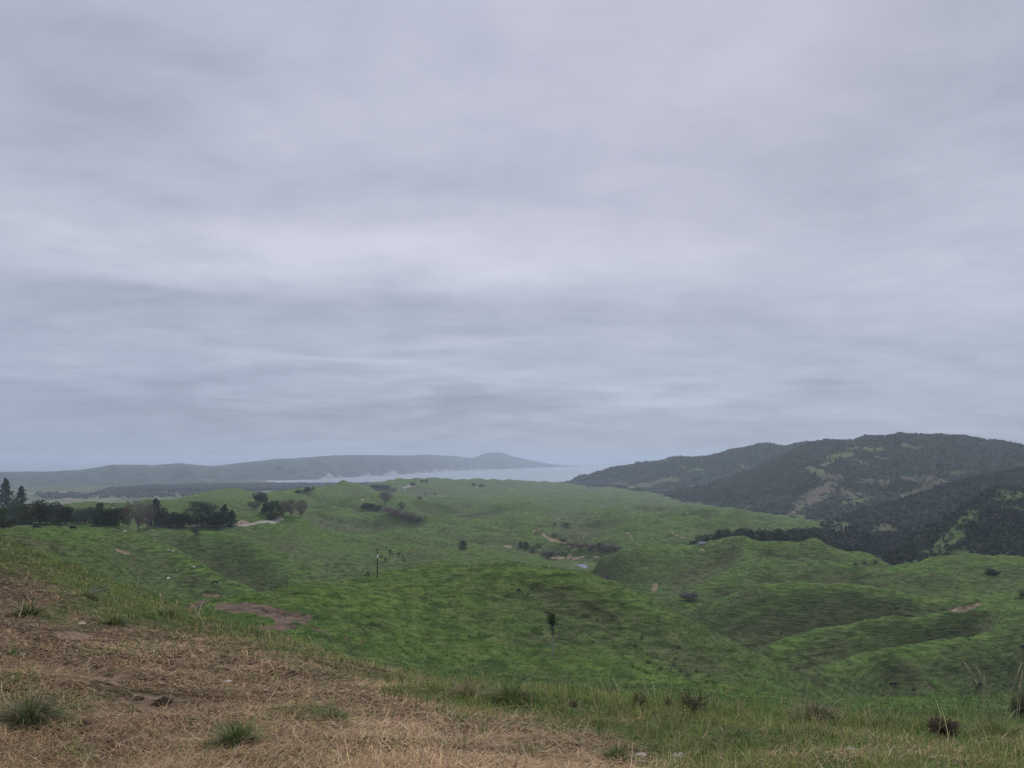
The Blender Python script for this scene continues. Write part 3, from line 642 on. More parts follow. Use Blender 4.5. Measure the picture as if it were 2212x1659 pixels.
def watermat(name, base, rough, sc1, bump):
    m, nt = newmat(name); T = NT(nt)
    pos = T.n('ShaderNodeNewGeometry').outputs['Position']
    h = T.noise(T.scalev(pos, (1, 1.6, 1)), sc1, 4, .6)
    b = T.n('ShaderNodeBump', ins={'Height': h, 'Strength': bump, 'Distance': .5}).outputs[0]
    c = T.mix(T.mapr(T.noise(T.scalev(pos, (.3, 1, 1)), .002, 3), .4, .6), base, tuple(x * 1.25 for x in base))
    T.out(bsdf(T, c, rough, .5, b)); return m
W = 24000
sv = np.array([(-W, 1500, 0), (W, 1500, 0), (W, W, 0), (-W, W, 0)], float)
tag(link('sea', mesh_np('sea', sv, [np.array([[0, 1, 2, 3]])], False, [watermat('sea_water', (.16, .20, .22), .3, .08, .25)])), kind='structure')
# breakers along the beach
def surf(pts, w0, seed):
    P = []
    for (ax, ay), (bx, by) in zip(pts[:-1], pts[1:]):
        for k in range(12): P.append((ax + (bx - ax) * k / 12, ay + (by - ay) * k / 12))
    P = np.array(P); u, v = ray(P[:, 0], P[:, 1]); y = CAMZ / -v; x = u * y
    w = w0 * (1 + .7 * gnoise(np.arange(len(P)) * .35, np.zeros(len(P)), seed))
    V = np.r_[np.c_[x, y - w, np.full(len(x), .06)], np.c_[x, y, np.full(len(x), .45)], np.c_[x, y + w, np.full(len(x), .06)]]
    k = len(P); i = np.arange(k - 1)
    f = np.r_[np.c_[i, i + 1, i + 1 + k, i + k], np.c_[i + k, i + 1 + k, i + 1 + 2 * k, i + 2 * k]]
    return V, f
SURF = simple('sea_foam', (.78, .80, .80), .8, .2, .08)
for pts, w0, sd in [([(600,1041.2),(640,1043.4),(665,1044.5),(720,1045.8),(765,1046.4),(870,1045.4)], 22, 3), ([(606,1040.2),(665,1042.8),(740,1044.4)], 9, 5), ([(590,1039),(620,1038.1),(690,1037)], 8, 8)]:
    V, f = surf(pts, w0, sd)
    tag(link('surf', mesh_np('surf', V, [f], True, [SURF])), kind='structure')
# farm pond
k = len(pv); pvv = np.r_[[pv.mean(0)], pv]
tag(link('pond', mesh_np('pond', pvv, [np.array([[0, 1 + i, 1 + (i + 1) % k] for i in range(k)])], False, [watermat('pond_water', (.10, .13, .15), .12, 1.2, .12)])), kind='structure')
# gravel farm road
def ribbon(name, pts, w, mat, ymin, lift=.3):
    H = np.array([hit(px, py, ymin) for px, py in pts]); R = []
    for a, b in zip(H[:-1], H[1:]):
        kk = max(2, int(np.hypot(*(b - a)[:2]) / 3))
        for j in range(kk): R.append(a + (b - a) * j / kk)
    R = np.array(R)[:, :2]; 
    for _ in range(3): R[1:-1] = (R[:-2] + 2 * R[1:-1] + R[2:]) / 4
    T_ = np.gradient(R, axis=0); T_ /= np.hypot(T_[:, 0], T_[:, 1])[:, None] + 1e-9
    Nn = np.c_[-T_[:, 1], T_[:, 0]]; rows = []
    for s_ in (-1, -.5, 0, .5, 1):
        p = R + Nn * s_ * w / 2; rows.append(np.c_[p, ground(p[:, 0], p[:, 1]) + (lift if abs(s_) < 1 else -.1)])
    m_ = len(R); V = np.concatenate(rows); i = np.arange(m_ - 1)
    f = np.concatenate([np.c_[i + a * m_, i + 1 + a * m_, i + 1 + (a + 1) * m_, i + (a + 1) * m_] for a in range(4)])
    return tag(link(name, mesh_np(name, V, [f], True, [mat])), kind='structure')
GRAV = simple('gravel', (.27, .245, .215), .95, .05, .2, .6)
ribbon('gravel_road', [(330,1139),(370,1137.5),(410,1137),(450,1136),(502,1135),(543,1132),(565,1130),(584,1127.5),(596,1124),(600,1121),(606,1119.5),(613,1118.5)], 6, GRAV, 400)
ribbon('gravel_track', [(872,1055),(880,1051.5),(890,1050),(899,1049)], 9, GRAV, 1200, .5)

# ------------------------------------------------------------------ camera, sky, sun, air
cam = bpy.data.cameras.new('camera'); co = bpy.data.objects.new('camera', cam); C.objects.link(co)
cam.sensor_width = 36; cam.lens = 36 * F / 1024; cam.clip_start = .05; cam.clip_end = 60000
co.location = (0, 0, CAMZ); co.rotation_euler = (PI / 2 + PITCH, 0, 0); sc.camera = co
SUN_EL, SUN_AZ = math.radians(38), math.radians(24)      # bright part of the overcast: high, ahead to the left
sl = bpy.data.lights.new('sun', 'SUN'); sl.energy = 1.5; sl.angle = math.radians(10); sl.color = (1, .97, .92)
so = bpy.data.objects.new('sun', sl); C.objects.link(so)
so.rotation_euler = (PI / 2 - SUN_EL, 0, -SUN_AZ + PI)
wd = bpy.data.worlds.new('World'); sc.world = wd; wd.use_nodes = True
nt = wd.node_tree; nt.nodes.clear(); T = NT(nt)
sky = T.n('ShaderNodeTexSky', sky_type='NISHITA', sun_disc=False)
sky.sun_elevation = SUN_EL; sky.sun_rotation = SUN_AZ
dirv = T.n('ShaderNodeTexCoord').outputs['Generated']
sx = T.n('ShaderNodeSeparateXYZ', ins={0: dirv}); dx, dy, dz = sx.outputs
el = T.math('MAXIMUM', dz, 0.0)
k = T.math('DIVIDE', 1.0, T.math('ADD', el, .13))
pp = T.n('ShaderNodeCombineXYZ', ins={0: T.math('MULTIPLY', dx, k), 1: T.math('MULTIPLY', dy, k), 2: 0.0}).outputs[0]
n1 = T.noise(T.scalev(pp, (.75, 1.0, 1)), 1.15, 5, .5, .35)
n2 = T.noise(T.n('ShaderNodeVectorMath', operation='ADD', ins={0: pp, 1: (7.3, 2.1, 0)}).outputs[0], 2.6, 6, .55, .3)
n3 = T.noise(T.scalev(pp, (.35, 1, 1)), .55, 3, .5)
az = T.math('ARCTAN2', dx, dy)
def patch(a0, e0, ra, re, amp):
    a = T.math('DIVIDE', T.math('SUBTRACT', T.math('ADD', az, T.math('MULTIPLY', T.math('SUBTRACT', n2, .5), .35)), a0), ra)
    e = T.math('DIVIDE', T.math('SUBTRACT', T.math('ADD', dz, T.math('MULTIPLY', T.math('SUBTRACT', n1, .5), .13)), e0), re)
    d = T.math('ADD', T.math('MULTIPLY', a, a), T.math('MULTIPLY', e, e))
    return T.math('MULTIPLY', T.math('POWER', 2.71828, T.math('MULTIPLY', d, -1.0)), amp)
val = T.math('ADD', T.math('MULTIPLY', T.math('SUBTRACT', n1, .5), .55), T.math('MULTIPLY', T.math('SUBTRACT', n2, .5), .52))
val = T.math('ADD', val, T.math('MULTIPLY', T.math('SUBTRACT', n3, .5), .45))
PATCHES = [(-.27,.250,.33,.040,.26),(.06,.262,.22,.044,.16),(-.48,.186,.34,.036,-.17),(-.06,.190,.28,.030,-.08),(.52,.42,.16,.12,-.24),(.40,.30,.12,.05,-.12),(-.35,.055,.40,.022,-.20),(-.52,.40,.14,.10,-.16),(0.0,.115,.40,.012,.10),(-.06,.150,.18,.011,.18),(-.24,.120,.20,.009,.16),(.02,.088,.25,.008,.18),(.30,.085,.2,.008,.10),(-.43,.226,.14,.020,.16),(-.30,.262,.10,.022,.14),(-.12,.268,.09,.018,.14),(.30,.245,.16,.03,.08),(.25,.16,.25,.018,-.10),(.3,.50,.2,.1,.08)]
for p in PATCHES: val = T.math('ADD', val, patch(*p))
n4 = T.noise(T.scalev(pp, (.62, 1.15, 1)), 1.5, 6, .58, .3)
n5 = T.noise(T.scalev(pp, (.9, 1.3, 1)), 4.5, 5, .6, .3)
val = T.math('ADD', val, T.math('MULTIPLY', T.math('SUBTRACT', n4, .5), T.mapr(dz, .33, .10, .15, .48)))
val = T.math('ADD', val, T.math('MULTIPLY', T.math('SUBTRACT', n5, .5), .34))
val = T.math('ADD', T.math('MULTIPLY', val, 1.0), .5, clamp=False)
ramp = T.n('ShaderNodeValToRGB', ins={0: val}); cr = ramp.color_ramp
cr.elements[0].position = .12; cr.elements[0].color = (.355, .383, .485, 1)
cr.elements[1].position = .92; cr.elements[1].color = (.635, .648, .745, 1)
e = cr.elements.new(.5); e.color = (.488, .508, .620, 1)
lowc = T.mix(T.mapr(dz, .0, .28), (.85, .905, .955), (1, 1, 1))
cl = T.n('ShaderNodeMix', data_type='RGBA', blend_type='MULTIPLY', ins={0: 1.0})
nt.links.new(ramp.outputs[0], cl.inputs[6]); nt.links.new(lowc, cl.inputs[7])
dark = T.mix(T.mapr(dz, .0, .22), (.86, .90, .92), (1, 1, 1))
cl2 = T.n('ShaderNodeMix', data_type='RGBA', blend_type='MULTIPLY', ins={0: 1.0})
nt.links.new(cl.outputs[2], cl2.inputs[6]); nt.links.new(dark, cl2.inputs[7])
SKYS = .1                                              # cloud radiance is set for this background strength
zen = T.mapr(dz, .52, .95, 0.87 / SKYS, 2.15 / SKYS)            # an overcast is brightest overhead
clouds = T.n('ShaderNodeVectorMath', operation='SCALE', ins={0: cl2.outputs[2], 'Scale': zen}).outputs[0]
fin = T.mix(.96, sky.outputs[0], clouds)
bg = T.n('ShaderNodeBackground', ins={'Color': fin, 'Strength': SKYS})
wo = T.n('ShaderNodeOutputWorld'); nt.links.new(bg.outputs[0], wo.inputs[0])
# haze: one closed box of even, pale air
HZ0, HZ1, HW, HY0, HY1 = -45.0, 215.0, 26000.0, -4000.0, 26000.0
hv = np.array([(x, y, z) for z in (HZ0, HZ1) for y in (HY0, HY1) for x in (-HW, HW)], float)
hf = np.array([[0, 2, 3, 1], [4, 5, 7, 6], [0, 1, 5, 4], [2, 6, 7, 3], [0, 4, 6, 2], [1, 3, 7, 5]])
hm, hnt = newmat('haze'); HT = NT(hnt)
pvn = HT.n('ShaderNodeVolumePrincipled', ins={'Color': (.63, .73, .86, 1), 'Density': 1.2e-4, 'Anisotropy': 0.2})
ho = HT.n('ShaderNodeOutputMaterial'); hnt.links.new(pvn.outputs[0], ho.inputs[1])
tag(link('haze', mesh_np('haze', hv, [hf], False, [hm])), kind='stuff')
sc.view_settings.view_transform = 'Standard'; sc.view_settings.look = 'None'
sc.view_settings.exposure = .22; sc.view_settings.gamma = 1
sc.cycles.use_denoising = True
sc.cycles.max_bounces = 4; sc.cycles.diffuse_bounces = 2; sc.cycles.glossy_bounces = 2
sc.cycles.transmission_bounces = 2; sc.cycles.volume_bounces = 1; sc.cycles.transparent_max_bounces = 4
#@@PART3
# ------------------------------------------------------------------ bush and woods too many to count
def ico(seed):
    r = np.random.default_rng(seed)
    t = (1 + 5 ** .5) / 2
    v = np.array([(-1,t,0),(1,t,0),(-1,-t,0),(1,-t,0),(0,-1,t),(0,1,t),(0,-1,-t),(0,1,-t),(t,0,-1),(t,0,1),(-t,0,-1),(-t,0,1)], float)
    v /= np.linalg.norm(v[0]); v *= r.uniform(.7, 1.2, (12, 1))
    f = np.array([(0,11,5),(0,5,1),(0,1,7),(0,7,10),(0,10,11),(1,5,9),(5,11,4),(11,10,2),(10,7,6),(7,1,8),(3,9,4),(3,4,2),(3,2,6),(3,6,8),(3,8,9),(4,9,5),(2,4,11),(6,2,10),(8,6,7),(9,8,1)])
    return v, f
def leafball(seed, nq, top=.0):
    r = np.random.default_rng(seed)
    d = r.normal(size=(nq, 3)); d /= np.linalg.norm(d, axis=1)[:, None]
    rad = r.uniform(.55, 1.05, nq) * (1 + .25 * np.sin(d[:, 0] * 5 + seed) * np.cos(d[:, 2] * 4))
    c = d * rad[:, None]
    n_ = d + r.normal(size=(nq, 3)) * .5; n_ /= np.linalg.norm(n_, axis=1)[:, None]
    a = np.cross(n_, r.normal(size=(nq, 3))); a /= np.linalg.norm(a, axis=1)[:, None]; b = np.cross(n_, a)
    s_ = r.uniform(.16, .34, nq)[:, None]
    V = np.stack([c - a * s_ - b * s_ * .7, c + a * s_ - b * s_ * .7, c + a * s_ * .6 + b * s_, c - a * s_ * .8 + b * s_ * .8], 1).reshape(-1, 3)
    return V, np.arange(nq * 4).reshape(-1, 4)
def scatter(name, P, sx, sz, temps, mat, kind='stuff', var=None):
    """one mesh out of many copies of a few templates, each turned and sized"""
    VV, FF, off = [], [], 0; CC = []
    which = rng.integers(0, len(temps), len(P))
    for k, (tv, tf) in enumerate(temps):
        I = np.where(which == k)[0]
        if not len(I): continue
        a = rng.uniform(0, 2 * PI, len(I)); c, s_ = np.cos(a), np.sin(a)
        x = (tv[None, :, 0] * c[:, None] - tv[None, :, 1] * s_[:, None]) * sx[I][:, None] + P[I, 0][:, None]
        y = (tv[None, :, 0] * s_[:, None] + tv[None, :, 1] * c[:, None]) * sx[I][:, None] + P[I, 1][:, None]
        z = tv[None, :, 2] * sz[I][:, None] + P[I, 2][:, None]
        VV.append(np.stack([x, y, z], -1).reshape(-1, 3))
        FF.append((tf[None] + (np.arange(len(I)) * len(tv))[:, None, None] + off).reshape(-1, tf.shape[1])); off += len(I) * len(tv)
        if var is not None: CC.append(np.repeat(var[I], len(tv), 0))
    me = mesh_np(name, np.concatenate(VV), FF, False, [mat], cols=np.concatenate(CC) if var is not None else None)
    return tag(link(name, me), kind=kind)
BUSHM = blademat('bush_leaf', .15)
def pick(s, n_, dens, tmax):
    d = dens.copy(); d[s.t > tmax] = 0
    ax = np.gradient(s.X, axis=1) ** 2 + np.gradient(s.Y, axis=1) ** 2
    ay = np.gradient(s.X, axis=0) ** 2 + np.gradient(s.Y, axis=0) ** 2
    w = (d * np.sqrt(ax * ay)).ravel(); I = rng.choice(w.size, n_, p=w / w.sum())
    gx, gy_ = np.unravel_index(I, s.X.shape)
    j = rng.uniform(-.5, .5, n_)[:, None]
    i2 = np.clip(gx + 1, 0, s.X.shape[0] - 1)
    Pp = np.stack([s.X, s.Y, s.Z], -1)
    return Pp[gx, gy_] * (1 - np.abs(j)) + Pp[i2, gy_] * np.abs(j)
def bushcol(n_, lo, hi, warm=.15, P=None):
    t_ = rng.uniform(0, 1, (n_, 1)) ** 1.5; c = (np.array(lo) * (1 - t_) + np.array(hi) * t_) * (.80, .84, .92)
    w = rng.uniform(0, 1, n_) < warm; c[w] = np.array((.055, .042, .034)) * rng.uniform(.7, 1.5, (w.sum(), 1))
    if P is not None: c = c * np.clip(1 + .7 * fbm(P[:, 0] / 130, P[:, 1] / 130, 3, 431), .35, 1.9)[:, None]
    return c
ICO = [ico(k) for k in range(5)]; LB = [leafball(k, 26) for k in range(6)]
def cover(s, name, n_, size, tall, temps, tmax, lo, hi, openk=1.0, warm=.15, floor=.012):
    nz_ = fbm(s.X / 45, s.Y / 45, 3, 401)
    d = np.clip(1.02 - openk * s.at['open'] * (1.25 + 1.0 * nz_), floor, 1)
    P = pick(s, n_, d, tmax)
    sx = rng.lognormal(0, .3, n_) * size; sz = sx * rng.uniform(.8, 1.25, n_) * tall
    P[:, 2] += sz * .55
    return scatter(name, P, sx, sz, temps, BUSHM, var=bushcol(n_, lo, hi, warm, P))
cover(R1, 'bush', 10000, 2.4, .75, ICO, 2.15, (.012, .022, .012), (.040, .055, .028), warm=.1)
cover(R2, 'bush', 24000, 1.8, .8, ICO, 2.15, (.010, .019, .010), (.040, .055, .026))
cover(R3, 'bush', 13000, 1.6, .95, LB[:3], 2.15, (.010, .019, .010), (.038, .056, .024))
cover(R4, 'bush', 5200, 1.7, 1.2, LB, 2.15, (.010, .020, .010), (.035, .055, .022), warm=.08, floor=.10)
cover(K1, 'bush', 160, 2.0, 1.1, LB, 2.1, (.012, .022, .012), (.035, .05, .022))
cover(K2, 'bush', 60, 1.8, 1.1, LB, 2.1, (.012, .022, .012), (.035, .05, .022))
poly_ = [(1700,1150),(1770,1146),(1860,1144),(1990,1150),(2010,1240),(1935,1240),(1890,1204),(1820,1188),(1775,1170),(1740,1168)]
a = rng.uniform((1690, 1140), (2020, 1245), (5200, 2)); a = a[inside(a[:, 0], a[:, 1], poly_)]
gp_ = np.array([hit(p[0], p[1], 520, 1300) for p in a]); k = len(gp_); sx_ = rng.lognormal(0, .3, k) * 1.9; sz_ = sx_ * rng.uniform(.8, 1.3, k); gp_[:, 2] += sz_ * .5
scatter('bush', gp_, sx_, sz_, LB, BUSHM, var=bushcol(k, (.010, .020, .010), (.034, .052, .022), .1))
# pine plantation on the flat behind the beach, hedges and shelter belts in front of it
def onflat(poly, n_):
    q = np.array(poly, float); lo, hi = q.min(0), q.max(0); out = []
    while sum(len(o) for o in out) < n_:
        a = rng.uniform(lo, hi, (6000, 2)); a = a[inside(a[:, 0], a[:, 1], poly)]
        u, v = ray(a[:, 0], a[:, 1]); y = (CAMZ - 1.2) / -v
        w = (y / y.max()) ** 2; a = np.c_[u * y, y, np.full(len(y), 1.2)][rng.uniform(0, 1, len(y)) < w]; out.append(a)
    return np.concatenate(out)[:n_]
pp_ = onflat([(230,1061),(330,1054.5),(420,1051.5),(560,1049.5),(700,1050),(820,1049),(1100,1048.5),(1100,1056),(760,1058),(500,1060.5),(380,1063)], 11000)
k = len(pp_); sx_ = rng.uniform(6, 11, k); sz_ = rng.uniform(7, 10, k); pp_[:, 2] += sz_ * .8
scatter('pine_wood', pp_, sx_, sz_, ICO, BUSHM, var=bushcol(k, (.010, .018, .012), (.022, .034, .020), .05))
pp_ = np.concatenate([onflat([(210,1064),(235,1063.5),(330,1067),(325,1070),(240,1070)], 240), onflat([(60,1066),(230,1069),(450,1066),(560,1062),(560,1068),(250,1077),(100,1078)], 330)])
k = len(pp_); sx_ = rng.uniform(4, 8, k); sz_ = rng.uniform(3, 8, k); pp_[:, 2] += sz_ * .7
scatter('shelter_trees', pp_, sx_, sz_, ICO, BUSHM, var=bushcol(k, (.014, .022, .014), (.04, .05, .03), .2))

# ------------------------------------------------------------------ trees
def tube(P, R, ns=6):
    P = np.asarray(P, float); k = len(P); V = []
    for i in range(k):
        d = P[min(i + 1, k - 1)] - P[max(i - 1, 0)]; d /= np.linalg.norm(d) + 1e-9
        a = np.cross(d, (0.13, .97, .2)); a /= np.linalg.norm(a); b = np.cross(d, a)
        t_ = np.arange(ns) * 2 * PI / ns
        V.append(P[i] + R[i] * (np.cos(t_)[:, None] * a + np.sin(t_)[:, None] * b))
    V = np.concatenate(V); f = []
    for i in range(k - 1):
        for j in range(ns): f.append((i * ns + j, i * ns + (j + 1) % ns, (i + 1) * ns + (j + 1) % ns, (i + 1) * ns + j))
    return V, np.array(f)
def join(parts):
    V, F_, o = [], [], 0
    for v, f in parts: V.append(v); F_.append(f + o); o += len(v)
    return np.concatenate(V), np.concatenate(F_)
BARK = simple('bark', (.085, .068, .055), .95, .1, .3, 2.0)
PALEBARK = simple('pale_bark', (.20, .18, .16), .95, .1, .3, 2.0)
TWIG = leafmat('bare_twigs', [(.14, .100, .088), (.20, .150, .130), (.14, .12, .11)], trans=0)
TWIGG = leafmat('grey_twigs', [(.085, .082, .072), (.13, .122, .105), (.11, .09, .08)], trans=0)
EVER = leafmat('evergreen_leaves', [(.016, .028, .014), (.038, .055, .024), (.050, .050, .030)])
OLIVE = leafmat('olive_leaves', [(.040, .060, .022), (.085, .110, .040), (.06, .07, .03)])
CONI = leafmat('conifer_needles', [(.010, .022, .014), (.024, .042, .024), (.03, .045, .02)], trans=.1)
def m_trunk(h, r, mat, seed, lean=.02):
    g = np.random.default_rng(seed); z = np.linspace(-.04, 1, 7) * h
    P = np.c_[np.cumsum(g.normal(0, lean * h / 6, 7)), np.cumsum(g.normal(0, lean * h / 6, 7)), z]
    V, f = tube(P, r * np.linspace(1.15, .18, 7), 7)
    return (V, f, mat), P
def woody(tr, limbs):
    V, f, mat = tr
    V, f = join([(V, f)] + limbs)
    return mesh_np('trunk', V, [f], True, [mat])
def leafq(c, g, s0, s1, outw=None, flat=0.5):
    k = len(c); n_ = g.normal(size=(k, 3))
    if outw is not None: n_ = n_ * .6 + outw
    n_ /= np.linalg.norm(n_, axis=1)[:, None]
    a = np.cross(n_, g.normal(size=(k, 3))); a /= np.linalg.norm(a, axis=1)[:, None]; b = np.cross(n_, a)
    s_ = g.uniform(s0, s1, k)[:, None]
    V = np.stack([c - a * s_ - b * s_ * flat, c + a * s_ * .8 - b * s_ * flat, c + a * s_ * .5 + b * s_ * flat, c - a * s_ * .9 + b * s_ * flat * 1.2], 1).reshape(-1, 3)
    return V, np.arange(4 * k).reshape(-1, 4)
def t_round(seed, mat, n_=3200, squat=1.0):
    """unit tree: height 1, crown radius .5"""
    g = np.random.default_rng(seed); tr, tp = m_trunk(.6, .035, BARK, seed)
    nb = 17; C_ = []
    for i in range(nb):
        a = g.uniform(0, 2 * PI); r = g.uniform(.05, .36); z = g.uniform(.13, .80) - .30 * max(0, r - .2)
        C_.append((r * math.cos(a), r * math.sin(a), z, g.uniform(.13, .21)))
    C_.append((0, 0, .80, .17)); c = []; o = []
    for (x, y, z, r) in C_:
        k = n_ // len(C_); d = g.normal(size=(k, 3)); d /= np.linalg.norm(d, axis=1)[:, None]
        rr = r * g.uniform(.55, 1.08, k) ** .6; p = d * rr[:, None] * (1, 1, .9) + (x, y, z)
        c.append(p); o.append(d)
    c = np.concatenate(c); o = np.concatenate(o); k = c[:, 2] > .0; c, o = c[k], o[k]
    V, f = leafq(c, g, .014, .034, o * .8)
    limbs = [tube([(0, 0, .3), (x * .5, y * .5, .3 + (z - .3) * .6), (x, y, z)], [.018, .011, .004], 4) for (x, y, z, r) in C_[:8]]
    return woody(tr, limbs), mesh_np('crown', V, [f], False, [mat])
def t_conifer(seed, mat, n_=46, sharp=1.2, ragged=.32):
    g = np.random.default_rng(seed); tr, tp = m_trunk(.97, .026, BARK, seed, .01)
    c = []; o = []
    lv = []
    for i in range(n_ * 3):
        z = .06 + .90 * (i / (n_ * 3)) ** .9
        rmax = .5 * (1 - z) ** (.75 * sharp) * (.55 + .45 * min(1, z / .15)) + .015
        a = i * 2.399 + g.normal() * .3; r = rmax * g.uniform(1 - ragged * 1.6, 1 + ragged)
        t_ = g.uniform(.12, 1, 15) ** .7
        up = g.uniform(-.02, .10) * r / .5
        p = np.c_[np.cos(a) * r * t_, np.sin(a) * r * t_, z + up * t_ * t_ * 2.2 - .03 * t_ + g.normal(0, .008, 15)]
        p[:, :2] += g.normal(0, .02, (15, 2)) * r * 2
        c.append(p); o.append(np.tile((np.cos(a) * .4, np.sin(a) * .4, .7), (15, 1)))
        if i % 6 == 0: lv.append(tube([(0, 0, z), (np.cos(a) * r * .9, np.sin(a) * r * .9, z + up)], [.007, .002], 3))
    V, f = leafq(np.concatenate(c), g, .014, .034, np.concatenate(o) * .7)
    return woody(tr, lv), mesh_np('crown', V, [f], False, [mat])
def t_pine(seed, mat):
    """old pine: layered, open, flat topped"""
    g = np.random.default_rng(seed); tr, tp = m_trunk(.9, .03, BARK, seed, .03)
    c = []; o = []; lv = []
    for i in range(24):
        z = .16 + .76 * i / 23 + g.normal() * .02; a = i * 2.399 + g.normal() * .4
        R_ = .5 * (.55 + .5 * math.sin(PI * min(1, z * 1.02))) * g.uniform(.55, 1.08)
        x, y = math.cos(a) * R_ * .72, math.sin(a) * R_ * .72; zz = z + .05 + .04 * g.normal()
        lv.append(tube([(0, 0, z - .03), (x * .6, y * .6, z), (x, y, zz)], [.012, .008, .003], 4))
        k = 105; d = g.normal(size=(k, 3)) * (.15, .15, .042) * (R_ / .4 + .25)
        c.append(d + (x, y, zz)); o.append(np.tile((0, 0, .9), (k, 1)))
    V, f = leafq(np.concatenate(c), g, .013, .032, np.concatenate(o))
    return woody(tr, lv), mesh_np('crown', V, [f], False, [mat])
def t_bare(seed, mat, up=.8, n_=60, w=.006, wide=1.0, tw=20):
    g = np.random.default_rng(seed); tr, tp = m_trunk(.92 if up > .5 else .5, .028, mat if mat is not TWIGG else PALEBARK, seed, .03)
    lv = []; c0 = []; c1 = []
    for i in range(n_):
        z = .10 + .78 * g.uniform() ** 1.1 if up > .5 else .12 + .35 * g.uniform()
        a = g.uniform(0, 2 * PI); L_ = (.60 * (1 - z) + .10) * g.uniform(.7, 1.1)
        sp_ = (.5 * wide) * g.uniform(.5, 1.0) * (1 if up < .5 else (.35 + .65 * math.sin(PI * min(1, z + .15))))
        e_ = np.array((math.cos(a) * sp_, math.sin(a) * sp_, min(1.0, z + L_ * (.55 + .45 * up))))
        if up < .5: e_[2] = .25 + .75 * g.uniform() ** .7 * math.sqrt(max(0.05, 1 - (sp_ / (.56 * wide)) ** 2))
        s_ = np.array((0, 0, z)); m_ = s_ * .45 + e_ * .55 + np.array((0, 0, -.02)) + np.array((math.cos(a), math.sin(a), 0)) * .05
        lv.append(tube([s_, m_, e_], [.011, .006, .002], 4))
        for j in range(tw):
            t_ = g.uniform(.25, 1); b = (s_ * (1 - t_) ** 2 + 2 * m_ * t_ * (1 - t_) + e_ * t_ * t_)
            d = g.normal(size=3) * .075 + np.array((0, 0, .05 * up + .01)) + (e_ - s_) * .12
            c0.append(b); c1.append(b + d * g.uniform(.5, 1.2))
    c0, c1 = np.array(c0), np.array(c1); d = c1 - c0; a = np.cross(d, g.normal(size=d.shape)); a /= np.linalg.norm(a, axis=1)[:, None]; a *= w / 2
    V = np.stack([c0 - a, c0 + a, c1 + a * .6, c1 - a * .6], 1).reshape(-1, 3); f = np.arange(len(V)).reshape(-1, 4)
    return woody(tr, lv), mesh_np('crown', V, [f], False, [mat])
KINDS = {'round': [t_round(k, EVER) for k in (1, 2, 3, 4)], 'olive': [t_round(k, OLIVE) for k in (11, 12)],
         'conifer': [t_conifer(k, CONI) for k in (21, 22, 23)], 'column': [t_conifer(25, CONI, 46, .45, .15)],
         'pine': [t_pine(k, CONI) for k in (31, 32, 33)], 'poplar': [t_bare(k, TWIG, .85, 70) for k in (41, 42, 43)],
         'willow': [t_bare(k, TWIG, .2, 80, .007) for k in (51, 52, 53)], 'grey': [t_bare(k, TWIGG, .2, 90, .008, 1.0, 24) for k in (61, 62)],
         'shrub': [t_round(k, EVER, 900) for k in (71, 72, 73)]}
NAMES = {'round': 'broadleaf_tree', 'olive': 'olive_green_shrub', 'conifer': 'conifer_tree', 'column': 'columnar_tree', 'pine': 'pine_tree', 'poplar': 'bare_poplar', 'willow': 'bare_willow', 'grey': 'grey_bare_tree', 'shrub': 'shrub'}
CATS = {'olive': 'shrub', 'shrub': 'shrub', 'grey': 'bare tree', 'willow': 'bare tree', 'poplar': 'bare tree'}
cnt = {}
def plant(kind, px, py, hp, wp, label, group=None, ymin=300, ymax=6000, at=None):
    x, y, z = at if at is not None else hit(px, py, ymin, ymax)
    m_ = S * y / F; h, w = hp * m_, wp * m_ * {'conifer': 1.5, 'column': 1.5, 'poplar': 1.25, 'willow': 1.2}.get(kind, 1.3)
    i = cnt.get(kind, 0); cnt[kind] = i + 1
    tr, cr_ = KINDS[kind][i % len(KINDS[kind])]
    o = bpy.data.objects.new(NAMES[kind], None); C.objects.link(o)
    o.location = (x, y, z - .02 * h); o.rotation_euler = (0, 0, rng.uniform(0, 6.28)); o.scale = (w, w, h); o.empty_display_size = .3
    for nm, me in (('trunk', tr), ('crown', cr_)):
        link(nm, me, o)
    return tag(o, label, CATS.get(kind, 'tree'), group)
G1 = 'trees of the roadside shelter belt'
